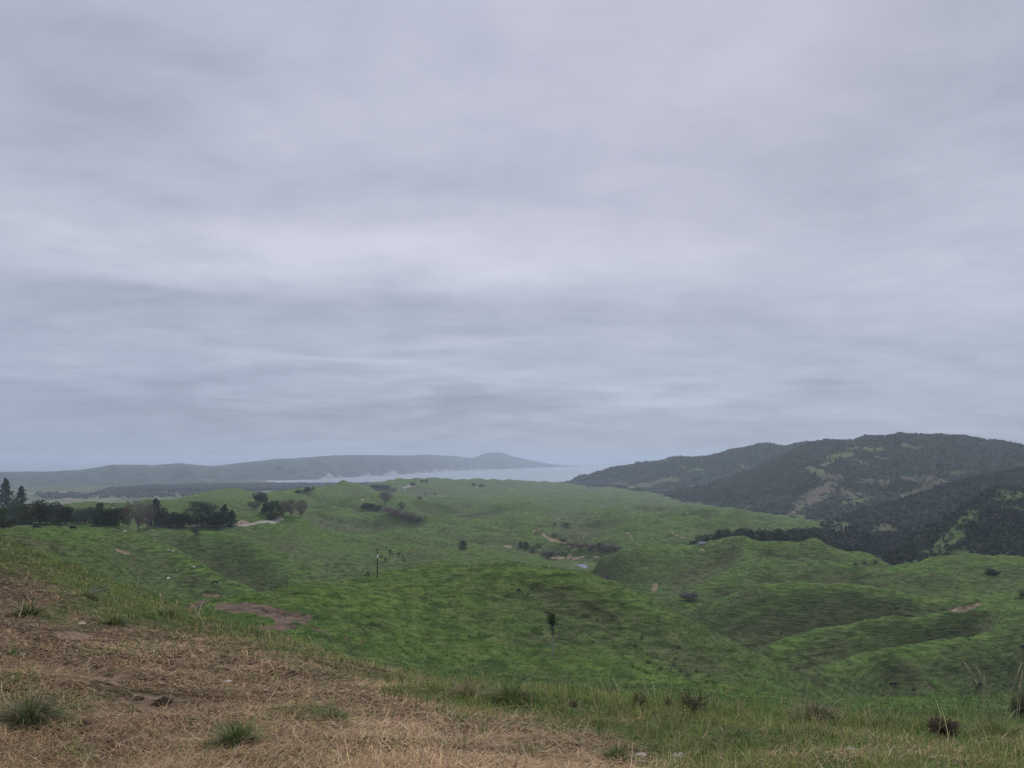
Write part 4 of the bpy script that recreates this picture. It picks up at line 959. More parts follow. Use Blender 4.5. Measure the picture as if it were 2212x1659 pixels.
for a in [
 ('conifer', 7,1122,92,46,'tallest dark conifer at the far left edge above the olive shrubs'),
 ('conifer', 42,1122,76,34,'second tall dark conifer, slimmer, just right of the tallest one at the left edge'),
 ('round', 28,1128,48,40,'dark broadleaf tree at the foot of the two tall left conifers'),
 ('olive', 6,1137,44,52,'wide olive green shrub under the tallest conifer at the left edge'),
 ('olive', 52,1133,48,36,'olive green bush between the slim conifer and the big dark round tree'),
 ('round', 86,1131,55,50,'highest of the big dark round trees left of the hedge line'),
 ('round', 117,1131,50,48,'big dark round tree in the middle of the broad dark clump'),
 ('round', 143,1130,38,40,'low dark tree where the broad dark clump slopes down to the hedge'),
 ('round', 170,1129,31,38,'dark hedge tree beside the pale bank, nearest the broad dark clump'),
 ('round', 194,1129,36,36,'dark hedge tree left of the narrow pointed one'),
 ('column', 214,1129,44,20,'narrow pointed dark tree rising from the hedge line'),
 ('round', 233,1131,36,34,'dark hedge tree right of the narrow pointed one'),
 ('round', 256,1134,40,32,'dark rounded tree at the end of the hedge beside the bare poplars'),
 ('poplar', 277,1144,52,28,'bare pinkish poplar beside the dark hedge, left one of three'),
 ('poplar', 299,1147,56,30,'bare pinkish poplar in the middle of three by the hedge'),
 ('poplar', 319,1146,58,28,'bare pinkish poplar against the pointed conifer, right one of three'),
 ('conifer', 334,1138,64,44,'pointed dark conifer standing right beside the bare poplars'),
 ('round', 354,1138,40,34,'dark bushy tree leaning against the pointed conifer behind the poplars'),
 ('round', 376,1138,34,34,'low dark bushy tree in the middle of the roadside row'),
 ('round', 397,1138,34,32,'low dark bushy tree left of the two flat topped pines'),
 ('pine', 425,1138,53,42,'ragged flat topped dark pine, left one of a pair beside the road'),
 ('pine', 449,1138,47,42,'ragged flat topped dark pine, right one of a pair beside the road'),
 ('round', 468,1138,34,30,'dark bushy tree between the pines and the last conifers'),
 ('conifer', 484,1138,50,34,'ragged dark conifer near the orange clay cutting'),
 ('conifer', 500,1138,38,28,'shorter dark conifer right against the orange clay cutting'),
 ('shrub', 423,1157,21,30,'round dark shrub on the grass slope below the road pines'),
 ('shrub', 469,1147,15,16,'small dark shrub on the slope just below the gravel road'),
 ('round', 562,1088,28,30,'dark round tree on the ridge left of the rusty bare poplars, highest of its clump'),
 ('grey', 549,1100,20,24,'low greyish bare tree left of the ridge clump'),
 ('round', 575,1112,30,26,'dark tree between the ridge clump and the columnar tree'),
 ('column', 592,1122,42,28,'dark columnar tree at the bend of the gravel road'),
 ('poplar', 610,1119,36,26,'rusty bare poplar beside the columnar tree at the road bend'),
 ('poplar', 629,1118,38,28,'rusty bare poplar in the middle of the thicket right of the road bend'),
 ('poplar', 650,1118,36,26,'rusty bare poplar at the right end of the thicket by the road bend'),
]: plant(*a, group=G1, ymin=330)
for px, hp, wp in [(30,20,30),(66,22,34),(100,24,36),(128,22,34),(156,20,32),(182,20,34),(205,20,30),(224,22,30),(246,22,32),(345,22,30),(364,22,34),(386,24,34),(410,22,34),(436,22,36),(458,22,34),(477,22,30),(584,20,22)]:
    plant('shrub', px, np.interp(px, [0, 150, 270, 340, 600], [1136, 1131, 1137, 1140, 1123]), hp, wp, 'one of the low dark shrubs filling the foot of the roadside tree line', 'undergrowth of the roadside tree line', 330)
G2 = 'trees in the gully on the far rolling hill'
for a in [
 ('round', 645,1066,8,16,'small dark tree low on the left end of the far ridge crest'), ('round', 663,1063,12,22,'wider dark tree on the far ridge crest by the tiny pointed conifer'),
 ('conifer', 677,1059,9,6,'tiny pointed conifer on the far ridge crest'),
 ('poplar', 834,1089,26,28,'tall dark bare tree at the top of the far gully'), ('round', 790,1098,14,20,'dark evergreen at the left end of the far gully trees'),
 ('round', 803,1099,13,18,'dark evergreen second from the left in the far gully'), ('round', 818,1104,14,16,'dark evergreen touching the bare trees in the far gully'),
 ('poplar', 868,1102,18,20,'bare tree standing alone above the far gully row'),
 ('willow', 838,1109,18,26,'bare tree at the upper end of the far gully row'), ('willow', 853,1114,18,26,'bare tree second in the far gully row'),
 ('willow', 868,1119,19,26,'bare tree in the middle of the far gully row'), ('willow', 884,1123,19,26,'bare tree fourth down the far gully row'), ('willow', 901,1126,15,24,'bare tree at the lower end of the far gully row'),
 ('round', 812,1055,9,22,'low dark tree at the left of the far hilltop grove'), ('round', 832,1055,9,24,'low dark tree in the middle of the far hilltop grove'), ('willow', 849,1061,11,18,'greyish bare tree below the far hilltop grove'),
 ('round', 892,1049,8,12,'dark round tree beside the far gravel track'), ('round', 912,1042,7,7,'left one of two tiny round trees on the skyline'), ('round', 921,1042,7,7,'right one of two tiny round trees on the skyline'),
 ('round', 1023,1050,8,9,'tiny dark tree on the far crest, left of a low pair'), ('round', 1040,1051,6,14,'low wide dark tree on the far crest right of a tiny one'),
 ('shrub', 919,1068,6,4,'tiny dark bush alone on the far green slope'), ('shrub', 939,1069,7,7,'small dark bush right of a tinier one on the far slope'), ('willow', 907,1080,10,13,'small brownish bare tree alone on the far slope'),
 ('shrub', 1270,1054,3.5,9,'tiny dark bush on the flat rim before the valley'),
]: plant(*a, group=G2, ymin=700)
G3 = 'shrubs scattered on the valley slopes'
plant('column', 1000,1189,22,17,'lone dark bushy conifer on the open green hillside', ymin=400)
for a in [
 ('shrub', 843,1199,15,12,'largest dark shrub behind the utility pole'), ('shrub', 834,1187,6,6,'tiny dark shrub highest of those behind the utility pole'),
 ('shrub', 861,1201,11,10,'dark round shrub right of the largest one behind the pole'), ('shrub', 870,1202,8,5,'small dark shrub at the right of the upper row behind the pole'),
 ('shrub', 873,1215,10,8,'dark shrub lowest on the brown slope right of the pole'), ('shrub', 833,1213,9,8,'dark shrub beside the pole top, lower row'), ('shrub', 823,1205,7,6,'small dark shrub right next to the pole top'),
 ('shrub', 795,1246,13,13,'dark shrub in the gully just left of the pole foot'), ('shrub', 783,1237,6,6,'tiny dark shrub above the one left of the pole foot'),
 ('column', 1125,1184,15,9,'slim dark shrub leftmost in the clump above the bare grey tree'), ('shrub', 1133,1181,12,9,'small dark shrub second from left in the clump above the grey tree'),
 ('column', 1138,1188,17,11,'taller dark shrub in the clump above the grey tree'), ('shrub', 1152,1194,16,20,'widest dark shrub in the clump above the grey tree'),
 ('shrub', 1162,1185,13,11,'dark shrub at the upper right of the clump above the grey tree'), ('shrub', 1169,1181,9,7,'small dark shrub rightmost in the clump above the grey tree'),
 ('grey', 1185,1209,28,32,'pale grey bare tree on the slope left of the orange slip'),
 ('shrub', 1222,1139,11,22,'dark shrub patch high on the rounded hill face'), ('shrub', 1199,1136,8,8,'small dark shrub left of the patch on the rounded hill'),
 ('willow', 1199,1160,10,14,'faint bare bush beside the long pale slip on the rounded hill'),
 ('willow', 1230,1245,14,26,'brown bare thicket below the pond'), ('grey', 1303,1264,27,36,'dark bare tree in the valley bottom beyond the knoll'), ('willow', 1281,1264,15,26,'low bare bush left of the dark bare tree in the valley bottom'),
 ('grey', 1489,1296,22,38,'round grey bare bush in the fold of the right hillside'),
 ('shrub', 2207,1295,24,22,'dark shrub cut by the right edge of the picture'), ('olive', 2139,1240,14,30,'olive shrub on the green crest at the far right'), ('shrub', 2003,1366,8,9,'small dark shrub alone on the right hillside'),
 ('shrub', 1850,1224,10,14,'left dark shrub in the saddle before the bush hill'), ('shrub', 1868,1222,11,14,'middle dark shrub in the saddle before the bush hill'), ('shrub', 1890,1218,10,14,'right dark shrub in the saddle before the bush hill'),
]: plant(*a, group=G3, ymin=230)
for px, py in [(1195,1184),(1203,1189),(1209,1191),(1214,1195),(1220,1190),(1228,1193),(1212,1201),(1203,1206),(1218,1198),(1199,1197),(1207,1197),(1223,1200)]:
    plant('shrub', px, py, rng.uniform(4, 6.5), rng.uniform(4, 7), 'one of the tiny dark shrubs dotted on the bank above the pond', 'tiny shrubs above the pond', 420)
G4 = 'bare willows at the foot of the rounded hill'
for a in [('willow', 1216,1174,15,20,'leftmost small bare willow at the foot of the rounded hill'), ('willow', 1236,1184,18,26,'second bare willow from the left at the foot of the rounded hill'),
 ('willow', 1255,1188,22,28,'third bare willow, fuller, left of the dark evergreen'), ('willow', 1276,1191,22,28,'bare willow touching the left of the dark evergreen at the hill foot'),
 ('column', 1295,1190,18,12,'dark evergreen standing among the bare willows'), ('willow', 1312,1192,24,32,'broad bare willow right of the dark evergreen at the hill foot'), ('willow', 1333,1192,18,24,'rightmost low bare willow at the foot of the rounded hill')]:
    plant(*a, group=G4, ymin=520)
# dense stand behind the flat topped hill
tops = np.interp(np.arange(1496, 1775, 8), [1494, 1531, 1557, 1573, 1610, 1654, 1690, 1715, 1750, 1780], [1167, 1154, 1145, 1141, 1143, 1141, 1144, 1142, 1147, 1152])
for i, px in enumerate(np.arange(1496, 1775, 8)):
    for row in range(2):
        yy = 585 + 34 * row + rng.uniform(-10, 10); u = float(ray(px + rng.uniform(-3, 3), 1180)[0]); x = u * yy; z = float(ground(x, yy)[0])
        vt = float(ray(px, tops[i] + rng.uniform(-4, 6) + 4 * (1 - row))[1]); h = (CAMZ + vt * yy - z) * rng.uniform(.86, 1.12)
        hp = max(h, 5) * F / (S * yy)
        plant(['pine', 'round', 'conifer', 'round', 'olive', 'round'][(i * 2 + row * 3) % 6], 0, 0, hp, rng.uniform(20, 34), 'dark tree in the dense stand behind the flat topped green hill', 'dense stand behind the flat topped hill', at=(x, yy, z))
# trees on the far spur skyline and by the bay
for px, py, h, w, l in [(1262,1027,6,7,'tiny tree on the seaward tip of the far spur'),(1375,1001,7,7,'tiny round tree breaking the far spur skyline'),(1382,1000,6,6,'second tiny round tree on the far spur skyline, right of the first')]:
    yy = float(np.interp(px, [p[0] for p in R1c], [p[2] for p in R1c])); u, v = ray(px, py + 2); plant('round', 0, 0, h, w, l, 'skyline trees of the far spur', at=(float(u) * yy, yy, CAMZ + float(v) * yy))
#@@PART4
# ------------------------------------------------------------------ grass
def ribbons(B, az, Ln, Wd, el0, bend, cols, nsec=4, tip=.12, twist=None):
    """bent blades: start, heading, length, width, start elevation, total bend"""
    k = len(B); P = B.copy(); out = []; cc = []
    tw = az + PI / 2 + (rng.uniform(-.7, .7, k) if twist is None else twist)
    side = np.c_[np.cos(tw), np.sin(tw), np.zeros(k)]
    for i in range(nsec):
        t_ = i / (nsec - 1); w = Wd * (1 - (1 - tip) * t_ ** 1.6) / 2
        out.append(P - side * w[:, None]); out.append(P + side * w[:, None])
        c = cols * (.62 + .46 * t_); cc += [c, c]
        e = el0 - bend * (t_ + .5 / (nsec - 1))
        P = P + np.c_[np.cos(az) * np.cos(e), np.sin(az) * np.cos(e), np.sin(e)] * (Ln / (nsec - 1))[:, None]
    V = np.stack(out, 1).reshape(-1, 3); CC = np.stack(cc, 1).reshape(-1, 3)
    b = (np.arange(k) * 2 * nsec)[:, None]
    f = np.concatenate([np.c_[b + 2 * i, b + 2 * i + 1, b + 2 * i + 3, b + 2 * i + 2] for i in range(nsec - 1)])
    return V, f, CC
def rmerge(L_):
    V, F_, C_, o = [], [], [], 0
    for v, f, c in L_: V.append(v); F_.append(f + o); C_.append(c); o += len(v)
    return np.concatenate(V), [np.concatenate(F_)], np.concatenate(C_)
BLADE = blademat('grass_blade', .3); STRAW = blademat('straw_blade', .12)
def palette(cols, k, jit=.22):
    c = np.array(cols)[rng.integers(0, len(cols), k)] * rng.lognormal(0, jit, (k, 1)); return np.clip(c * rng.normal(1, .05, (k, 3)), .004, .8)
bx = [-350,0,100,200,300,400,500,600,700,850,1000,1150,1300,1450,1600,1750,1900,2050,2212,2600]
by = [32,26,23,20,17.5,15.5,14,13,12.5,12,11.5,11,10.5,10.3,10,10,9.8,9.5,9.3,9]
def near_pts(k, y0, y1, margin=1.25, p=1.0):
    """points on the foreground paddock, denser towards the camera, none past its brow"""
    s_ = rng.uniform(y1 ** -p, y0 ** -p, k * 2) ** (-1 / p); u = rng.uniform(-.86, .86, k * 2)
    x, y = u * s_, s_; z = ground(x, y); px, py = unray(u, (z - CAMZ) / y)
    ok = y < np.interp(px, bx, by) * margin
    return [a[ok][:k] for a in (x, y, z, px, py)]
def lvl(f, x, y):                                   # value of a ground field
    i = np.clip(np.searchsorted(gl, np.log(y)), 0, len(gl) - 1); j = np.clip(np.searchsorted(gu, x / y), 0, len(gu) - 1); return f[i, j]
# dead straw lying in all directions
x, y, z, px, py = near_pts(380000, 3.0, 34, 1.12, 1.25)
d = dryfield(px, py, x, y); mm = mudfield(px, py, x, y)
keep = rng.uniform(0, 1, len(x)) < (.06 + .94 * d) * (1 - .78 * np.clip(mm, 0, 1)); x, y, z, d, mm = [a[keep] for a in (x, y, z, d, mm)]
k = len(x)
drift = 2.2 * fbm(x / 1.6, y / 1.6, 2, 501)         # patches lie the same way
az = np.where(rng.uniform(0, 1, k) < .42, drift + rng.normal(0, .55, k), rng.uniform(0, 2 * PI, k))
Ln = rng.lognormal(math.log(.078), .45, k) * (1 + .015 * y); Wd = np.maximum(rng.uniform(.0028, .0055, k), .00074 * y * rng.uniform(.7, 1.15, k))
el0 = rng.normal(.10, .22, k) + .12 * (1 - d); bend = rng.normal(.25, .65, k)
cs = palette([(.58,.385,.20),(.46,.29,.145),(.29,.170,.085),(.64,.475,.28),(.18,.108,.06),(.51,.325,.16),(.36,.222,.115)], k, .2)
cg = palette([(.26,.25,.10),(.33,.29,.14),(.20,.20,.08)], k)
gmix = (rng.uniform(0, 1, k) < np.clip(.62 - .75 * d + .34 * fbm(x / .9, y / .9, 2, 511), .04, .9))[:, None]
cs = np.where(gmix, cg, cs) * (1 - .45 * mm[:, None])
tone = 1 + .30 * fbm(x / 2.1, y / 2.1, 3, 521); cs = cs * np.clip(tone, .6, 1.4)[:, None]
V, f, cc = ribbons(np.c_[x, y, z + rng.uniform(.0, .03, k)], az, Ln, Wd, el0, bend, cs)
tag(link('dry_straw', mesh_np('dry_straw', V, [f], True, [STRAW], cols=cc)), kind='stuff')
# green grass in tufts
def tufts(k, y0, y1, per, hfun, pal, prob, margin=1.2, p=1.1, spread=.05, stiff=1.25):
    x, y, z, px, py = near_pts(k, y0, y1, margin, p)
    pr = prob(px, py, x, y); kp = rng.uniform(0, 1, len(x)) < pr; x, y, px, py = x[kp], y[kp], px[kp], py[kp]
    h = hfun(px, py, x, y); n_ = rng.integers(per[0], per[1], len(x)); I = np.repeat(np.arange(len(x)), n_); kk = len(I)
    bx_ = x[I] + rng.normal(0, 1, kk) * spread * (h[I] / .15 + .3); by_ = np.maximum(y[I] + rng.normal(0, 1, kk) * spread * (h[I] / .15 + .3), 2.5)
    bz = ground(bx_, by_); Ln = h[I] * rng.uniform(.55, 1.25, kk); Wd = np.maximum(rng.uniform(.003, .0065, kk), .0008 * by_ * rng.uniform(.7, 1.2, kk))
    tone = np.clip(1 + .35 * gnoise(x / .8, y / .8, 531), .6, 1.4)
    c = palette(pal, len(x), .15)[I] * rng.lognormal(0, .22, (kk, 1)) * tone[I][:, None]
    dead = rng.uniform(0, 1, kk) < .12; c[dead] = palette([(.40,.32,.18),(.32,.26,.13)], int(dead.sum()))
    return ribbons(np.c_[bx_, by_, bz - .01], rng.uniform(0, 2 * PI, kk), Ln, Wd, np.clip(rng.normal(stiff, .28, kk), .2, 1.57), rng.uniform(.2, 1.5, kk), c)
GP = [(0.092,0.167,0.030),(0.132,0.218,0.039),(0.172,0.236,0.048),(0.069,0.127,0.028),(0.207,0.247,0.057),(0.115,0.201,0.032)]
GY = [(0.207,0.236,0.057),(0.265,0.259,0.081),(0.172,0.218,0.048),(0.299,0.270,0.103)]
edge = lambda px, py, x, y: np.exp(-((y / np.interp(px, bx, by) - .95) / .22) ** 2)
green = lambda px, py, x, y: np.clip(1.0 - 1.25 * dryfield(px, py, x, y) - .8 * mudfield(px, py, x, y), 0, 1)
patchy = lambda x, y: np.clip(.65 + .9 * fbm(x / 1.2, y / 1.2, 2, 541), .1, 1)
L_ = [tufts(15000, 3.8, 34, (6, 13), lambda px, py, x, y: rng.uniform(.06, .15, len(x)), GP, lambda *a: green(*a) * patchy(a[2], a[3])),
      tufts(9000, 3.8, 34, (6, 12), lambda px, py, x, y: rng.uniform(.08, .18, len(x)), GY, lambda *a: green(*a) * (1.1 - patchy(a[2], a[3]))),
      tufts(16000, 6, 36, (5, 11), lambda px, py, x, y: rng.uniform(.08, .21, len(x)) * (1 + .5 * gnoise(x / 1.5, y / 1.5, 551)), GP + GY[:2], lambda *a: edge(*a) * (.35 + .65 * green(*a)) * patchy(a[2] * .7, a[3] * .7), 1.35, .9, .06),
      tufts(1500, 6, 36, (1, 3), lambda px, py, x, y: rng.uniform(.16, .40, len(x)), [(.42,.35,.20),(.34,.29,.15),(.25,.25,.10)], lambda *a: edge(*a), 1.2, .9, .03, 1.35),
      tufts(16000, 3.8, 30, (4, 9), lambda px, py, x, y: rng.uniform(.03, .10, len(x)), GP + GY, lambda *a: np.clip(.22 + 1.0 * fbm(a[2] / .8, a[3] / .8, 3, 571), .04, .95) * dryfield(*a) * (1 - mudfield(*a)))]
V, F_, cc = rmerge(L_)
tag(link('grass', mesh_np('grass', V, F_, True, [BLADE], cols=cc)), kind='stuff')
# tufted pasture on the knoll and the slopes around it
def pasture(k, y0, y1, p, hs, ws):
    s_ = rng.uniform(y1 ** -p, y0 ** -p, k) ** (-1 / p); u = rng.uniform(-.84, .84, k); x, y = u * s_, s_
    br_, lu_, md_ = lvl(brown, x, y), lvl(lush_lit, x, y), np.maximum(lvl(mud, x, y), lvl(clay, x, y))
    hum = fbm(x / 3.2, y / 2.0, 3, 561)
    kp = (rng.uniform(0, 1, k) < np.clip(.55 + .9 * hum, .04, 1)) & (md_ < .3); x, y, br_, lu_, hum = [a[kp] for a in (x, y, br_, lu_, hum)]
    n_ = 5; I = np.repeat(np.arange(len(x)), n_); kk = len(I); h = rng.lognormal(math.log(hs), .35, len(x))
    bx_, by_ = x[I] + rng.normal(0, .14, kk) * (1 + y[I] / 150), y[I] + rng.normal(0, .14, kk) * (1 + y[I] / 150); bz = ground(bx_, by_)
    g = palette([(.046,.090,.020),(.074,.126,.028),(.108,.160,.040),(.060,.112,.022)], len(x), .16); gl2 = palette([(.062,.135,.020),(.094,.178,.028),(.130,.205,.040)], len(x), .14); gb = palette([(.11,.105,.055),(.15,.135,.070),(.075,.075,.038)], len(x), .2)
    c = np.where((rng.uniform(0, 1, len(x)) < lu_ * .8)[:, None], gl2, g); c = np.where((rng.uniform(0, 1, len(x)) < br_ * .75 + .06)[:, None], gb, c)
    c = c[I] * rng.lognormal(0, .15, (kk, 1))
    return ribbons(np.c_[bx_, by_, bz - .03], rng.uniform(0, 2 * PI, kk), h[I] * rng.uniform(.6, 1.3, kk), np.maximum(ws, .0009 * by_) * rng.uniform(.6, 1.3, kk), np.clip(rng.normal(1.0, .3, kk), .15, 1.5), rng.uniform(.4, 1.5, kk), c, 3)
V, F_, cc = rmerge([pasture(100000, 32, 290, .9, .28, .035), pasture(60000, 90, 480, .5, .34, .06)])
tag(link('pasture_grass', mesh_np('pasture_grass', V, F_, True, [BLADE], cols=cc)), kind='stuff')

# ------------------------------------------------------------------ single plants of the foreground
def clump(name, px, py, hp, wp, n_, pal, label, cat, lean=(.5, 1.5), ymin=3.5, dead=.15, group=None):
    x, y, z = hit(px, py, ymin, 60); m_ = S * y / F; h, w = hp * m_ * .68, wp * m_ * .95; n_ = int(n_ * 1.5)
    r = w * .22 * np.sqrt(rng.uniform(0, 1, n_)); a = rng.uniform(0, 2 * PI, n_); bx_, by_ = x + r * np.cos(a), y + r * np.sin(a)
    bz = ground(bx_, by_); out = r / (w * .22 + 1e-6)
    Ln = h * rng.lognormal(-.12, .32, n_) * 1.1; Wd = np.maximum(rng.uniform(.003, .007, n_), .0008 * y)
    c = palette(pal, n_, .25); dd = rng.uniform(0, 1, n_) < dead; c[dd] = palette([(.40,.31,.18),(.30,.23,.12)], int(dd.sum()))
    V, f, cc = ribbons(np.c_[bx_ - x, by_ - y, bz - z - .01], a + rng.normal(0, .5, n_), Ln, Wd, np.clip(1.5 - .8 * out + rng.normal(0, .25, n_), .3, 1.57), rng.uniform(*lean, n_) * 1.35, c, 5)
    return tag(link(name, mesh_np(name, V, [f], True, [BLADE], cols=cc), loc=(x, y, z)), label, cat, group)
GT = 'grass tussocks in the near paddock'
TP = [(.065,.110,.026),(.100,.150,.034),(.145,.185,.046),(.050,.085,.024)]
for a in [(510,1606,76,110,520,TP,'spiky green tussock standing in the dry straw at the bottom of the picture'),
 (62,1560,86,150,760,[(.040,.070,.024),(.065,.10,.03),(.10,.12,.05),(.15,.14,.07)],'large dark shaggy tussock near the bottom left corner'),
 (715,1556,46,110,420,[(.09,.15,.035),(.12,.18,.045),(.07,.12,.03)],'fresh bright green tuft right of the spiky tussock'),
 (245,1352,44,70,360,TP,'dark green tuft beside the muddy strip at upper left of the paddock'),
 (62,1330,52,80,360,TP,'dark green bushy tuft beside the brown strip at the left edge'),
 (28,1416,26,50,180,TP,'low green tuft at the left edge above the large tussock'),
 (1100,1512,56,150,700,TP,'rank green grass clump on the brow left of the twiggy weed'),
 (1005,1502,48,60,320,[(.22,.18,.10),(.28,.22,.12),(.13,.12,.06)],'brownish dead grass clump on the brow beside the rank green one'),
 (1765,1556,62,150,640,[(.050,.062,.026),(.085,.095,.04),(.12,.10,.06),(.16,.15,.07)],'wide dark brown and green mound of grass on the right brow'),
 (1330,1640,44,90,320,TP,'green tuft at the bottom between the pale stones'),
 (1590,1600,50,130,420,TP,'broad green tuft in the grass right of the pale stones'),
 (2150,1590,56,150,560,TP,'thick green grass clump below the tall seed stalks'),
 (360,1330,34,120,360,TP,'dark grass clump on the left brow above the straw'),
 (190,1292,30,90,280,TP,'dark grass clump higher up the left brow by the dead branch'),
 (1880,1640,30,80,220,GY[:3],'yellowish tuft near the bottom right')]: clump('grass_tussock', *a, 'tussock', group=GT)
DEADW = leafmat('dead_weed', [(.060,.040,.032),(.105,.075,.055),(.12,.09,.06)], scale=6, trans=0)
WEED = leafmat('weed_stems', [(.075,.062,.042),(.12,.10,.06),(.09,.10,.05)], scale=6, trans=0)
def weed(px, py, hp, wp, seed, mat, label, ymin=3.5, nb=70, tw=26, leaves=0):
    x, y, z = hit(px, py, ymin, 60); m_ = S * y / F; h, w = hp * m_ * .85, wp * m_ * .85
    tr, cr_ = t_bare(seed, mat, .3, nb, .007, 1.0, tw)
    o = bpy.data.objects.new('dead_bush', None); C.objects.link(o); o.location = (x, y, z - .05 * h); o.scale = (w, w, h)
    link('stem', tr, o); link('twigs', cr_, o)
    if leaves:
        g = np.random.default_rng(seed); d = g.normal(size=(leaves, 3)); d /= np.linalg.norm(d, axis=1)[:, None]
        p = d * (g.uniform(.3, 1, leaves) ** .5)[:, None] * (.45, .45, .42) + (0, 0, .45); v, f = leafq(p[p[:, 2] > .03], g, .018, .04)
        link('leaves', mesh_np('leaves', v, [f], False, [mat]), o)
    return tag(o, label, 'dead bush')
weed(2038, 1598, 66, 82, 601, DEADW, 'brown conical dead bush at the lower right below the stalks', nb=90, tw=26, leaves=240)
weed(1498, 1545, 80, 90, 602, WEED, 'open twiggy weed standing on the brow right of centre', nb=44, tw=16, leaves=120)
weed(1383, 1530, 50, 40, 603, WEED, 'small brown weed on the brow left of the twiggy one', nb=46, leaves=90)
weed(1444, 1532, 42, 30, 604, DEADW, 'thin reddish dead stem on the brow next to the twiggy weed', nb=30, tw=18)
weed(2204, 1562, 90, 46, 605, WEED, 'brown weed at the right edge behind the seed stalks', nb=60, leaves=120)
weed(1318, 1500, 30, 44, 606, WEED, 'low brown weed on the slope just past the brow', nb=50, leaves=120)
STK = simple('dry_stalk', (.40, .33, .21), .8, .2, .2, 8)
for i, (bxp, byp, txp, typ, l) in enumerate([(2166,1556,2086,1436,'longest dry seed stalk, leaning far left near the right edge'),(2164,1560,2112,1446,'dry seed stalk leaning left, just right of the longest one'),(2166,1560,2204,1440,'dry seed stalk leaning right with a bent foot'),(2125,1560,2126,1464,'thin upright dry stalk left of the leaning ones'),(2136,1558,2108,1472,'short thin dry stalk between the leaning ones'),(2200,1566,2208,1456,'upright dry stalk nearest the right edge'),(2194,1566,2203,1478,'shorter upright dry stalk by the right edge weed'),
    (352,1330,346,1284,'pale dry stalk on the left brow above the brown mud patch'),(376,1338,382,1300,'second dry stalk on the left brow, right of the palest'),(690,1422,668,1376,'thin stalk on the brow left of centre'),(448,1356,414,1306,'leaning dry stalk on the left brow over the mud patch')]):
    x, y, z = hit(bxp, byp, 3.5, 40); u, v = ray(txp, typ); tx, tz = float(u) * (y + .1), CAMZ + float(v) * (y + .1)
    P0, P2 = np.array((x, y, z - .05)), np.array((tx, y + .1, tz)); P1 = P0 * .5 + P2 * .5 + np.array((.06 * (x - tx), 0, .04))
    t_ = np.linspace(0, 1, 9)[:, None]; P_ = P0 * (1 - t_) ** 2 + 2 * P1 * t_ * (1 - t_) + P2 * t_ * t_
    o = bpy.data.objects.new('seed_stalk', None); C.objects.link(o); o.location = (x, y, z); P_ = P_ - np.array((x, y, z))
    V, f = tube(P_, np.linspace(.0042, .0018, 9) * max(1, y / 10), 5); link('stem', mesh_np('stem', V, [f], True, [STK]), o)
    ax = P_[-1] - P_[-3]; hd = P_[-1] - ax * .55 + np.linspace(0, 1, 6)[:, None] * ax * .9
    V, f = tube(hd, np.array([.003, .009, .011, .009, .006, .001]) * max(1, y / 10), 6); link('seed_head', mesh_np('seed_head', V, [f], True, [STK]), o)
    tag(o, l, 'seed stalk', 'dry seed stalks on the brow')
# stones, clods, a dead branch
def rockmesh(seed, flat=.6):
    bm = bmesh.new(); bmesh.ops.create_icosphere(bm, subdivisions=3, radius=1); g = np.random.default_rng(seed); o = g.uniform(0, 50, 3)
    V = np.array([v.co for v in bm.verts]); n_ = fbm(V[:, 0] * 1.1 + o[0], V[:, 1] * 1.1 + V[:, 2] * .9 + o[1], 4, seed); n2_ = np.abs(gnoise(V[:, 0] * 2.3 + o[2], V[:, 2] * 2.3 + V[:, 1], seed + 5))
    V = V * (1 + .28 * n_ - .22 * n2_)[:, None] * (1, .85, flat); f = np.array([[q.index for q in p.verts] for p in bm.faces]); bm.free(); return V, f
PALER = simple('pale_stone', (.36, .33, .28), .95, .1, .3, 5, bump=.6); DARKR = simple('dark_stone', (.05, .045, .04), .95, .1, .4, 3, bump=.6); CLOD = simple('dark_clod', (.040, .028, .020), 1, .05, .4, 9, bump=1.0)
def rock(name, px, py, wp, mat, label, cat, ymin=3.5, ymax=60, flat=.5, group=None, sink=.15):
    x, y, z = hit(px, py, ymin, ymax); r = wp * S * y / F / 2; V, f = rockmesh(cnt.setdefault('rock', 700), flat); cnt['rock'] += 1
    return tag(link(name, mesh_np(name, V * r, [f], True, [mat]), loc=(x, y, z + r * flat * (.5 - sink)), rotz=rng.uniform(0, 6)), label, cat, group)
GS = 'stones in the near paddock'
for a in [(492,1472,24,'pale flat stone in the straw left of centre'),(1386,1632,34,'pale broken stone at the bottom right of centre'),(1470,1634,44,'largest pale stone at the bottom, right of the broken one'),(1836,1620,36,'pale stone in the grass at the lower right'),(2078,1646,40,'pale stone near the bottom right corner'),(42,1416,32,'whitish flat stone near the left edge'),(176,1348,26,'whitish stone in the dark mud at upper left'),(1138,1524,12,'small pale stone near the middle of the brow')]:
    rock('stone', a[0], a[1], a[2] * .8, PALER, a[3], 'stone', flat=.3, group=GS, sink=.35)
for a in [(232,1464,20,'dark lump of earth in the straw at left'),(350,1522,40,'dark clod of mud in the bare patch at left'),(1238,1526,22,'dark clod on the straw near the middle brow'),(300,1512,22,'small dark clod beside the larger mud clod')]:
    rock('earth_clod', a[0], a[1], a[2], CLOD, a[3], 'clod', flat=.55, group='clods of earth in the paddock')
x, y, z = hit(205, 1292, 8, 60); g = np.random.default_rng(9)
P_ = np.array([(-.35, .05, .02), (-.15, 0, .09), (.1, .02, .13), (.34, -.04, .20)]); V, f = join([tube(P_, [.022, .018, .014, .006], 6), tube(P_[1] + np.array([(0, 0, 0), (.1, .08, .08), (.22, .1, .2)]), [.012, .008, .003], 5), tube(P_[2] + np.array([(0, 0, 0), (.08, -.06, .1), (.2, -.1, .12)]), [.01, .006, .002], 5)])
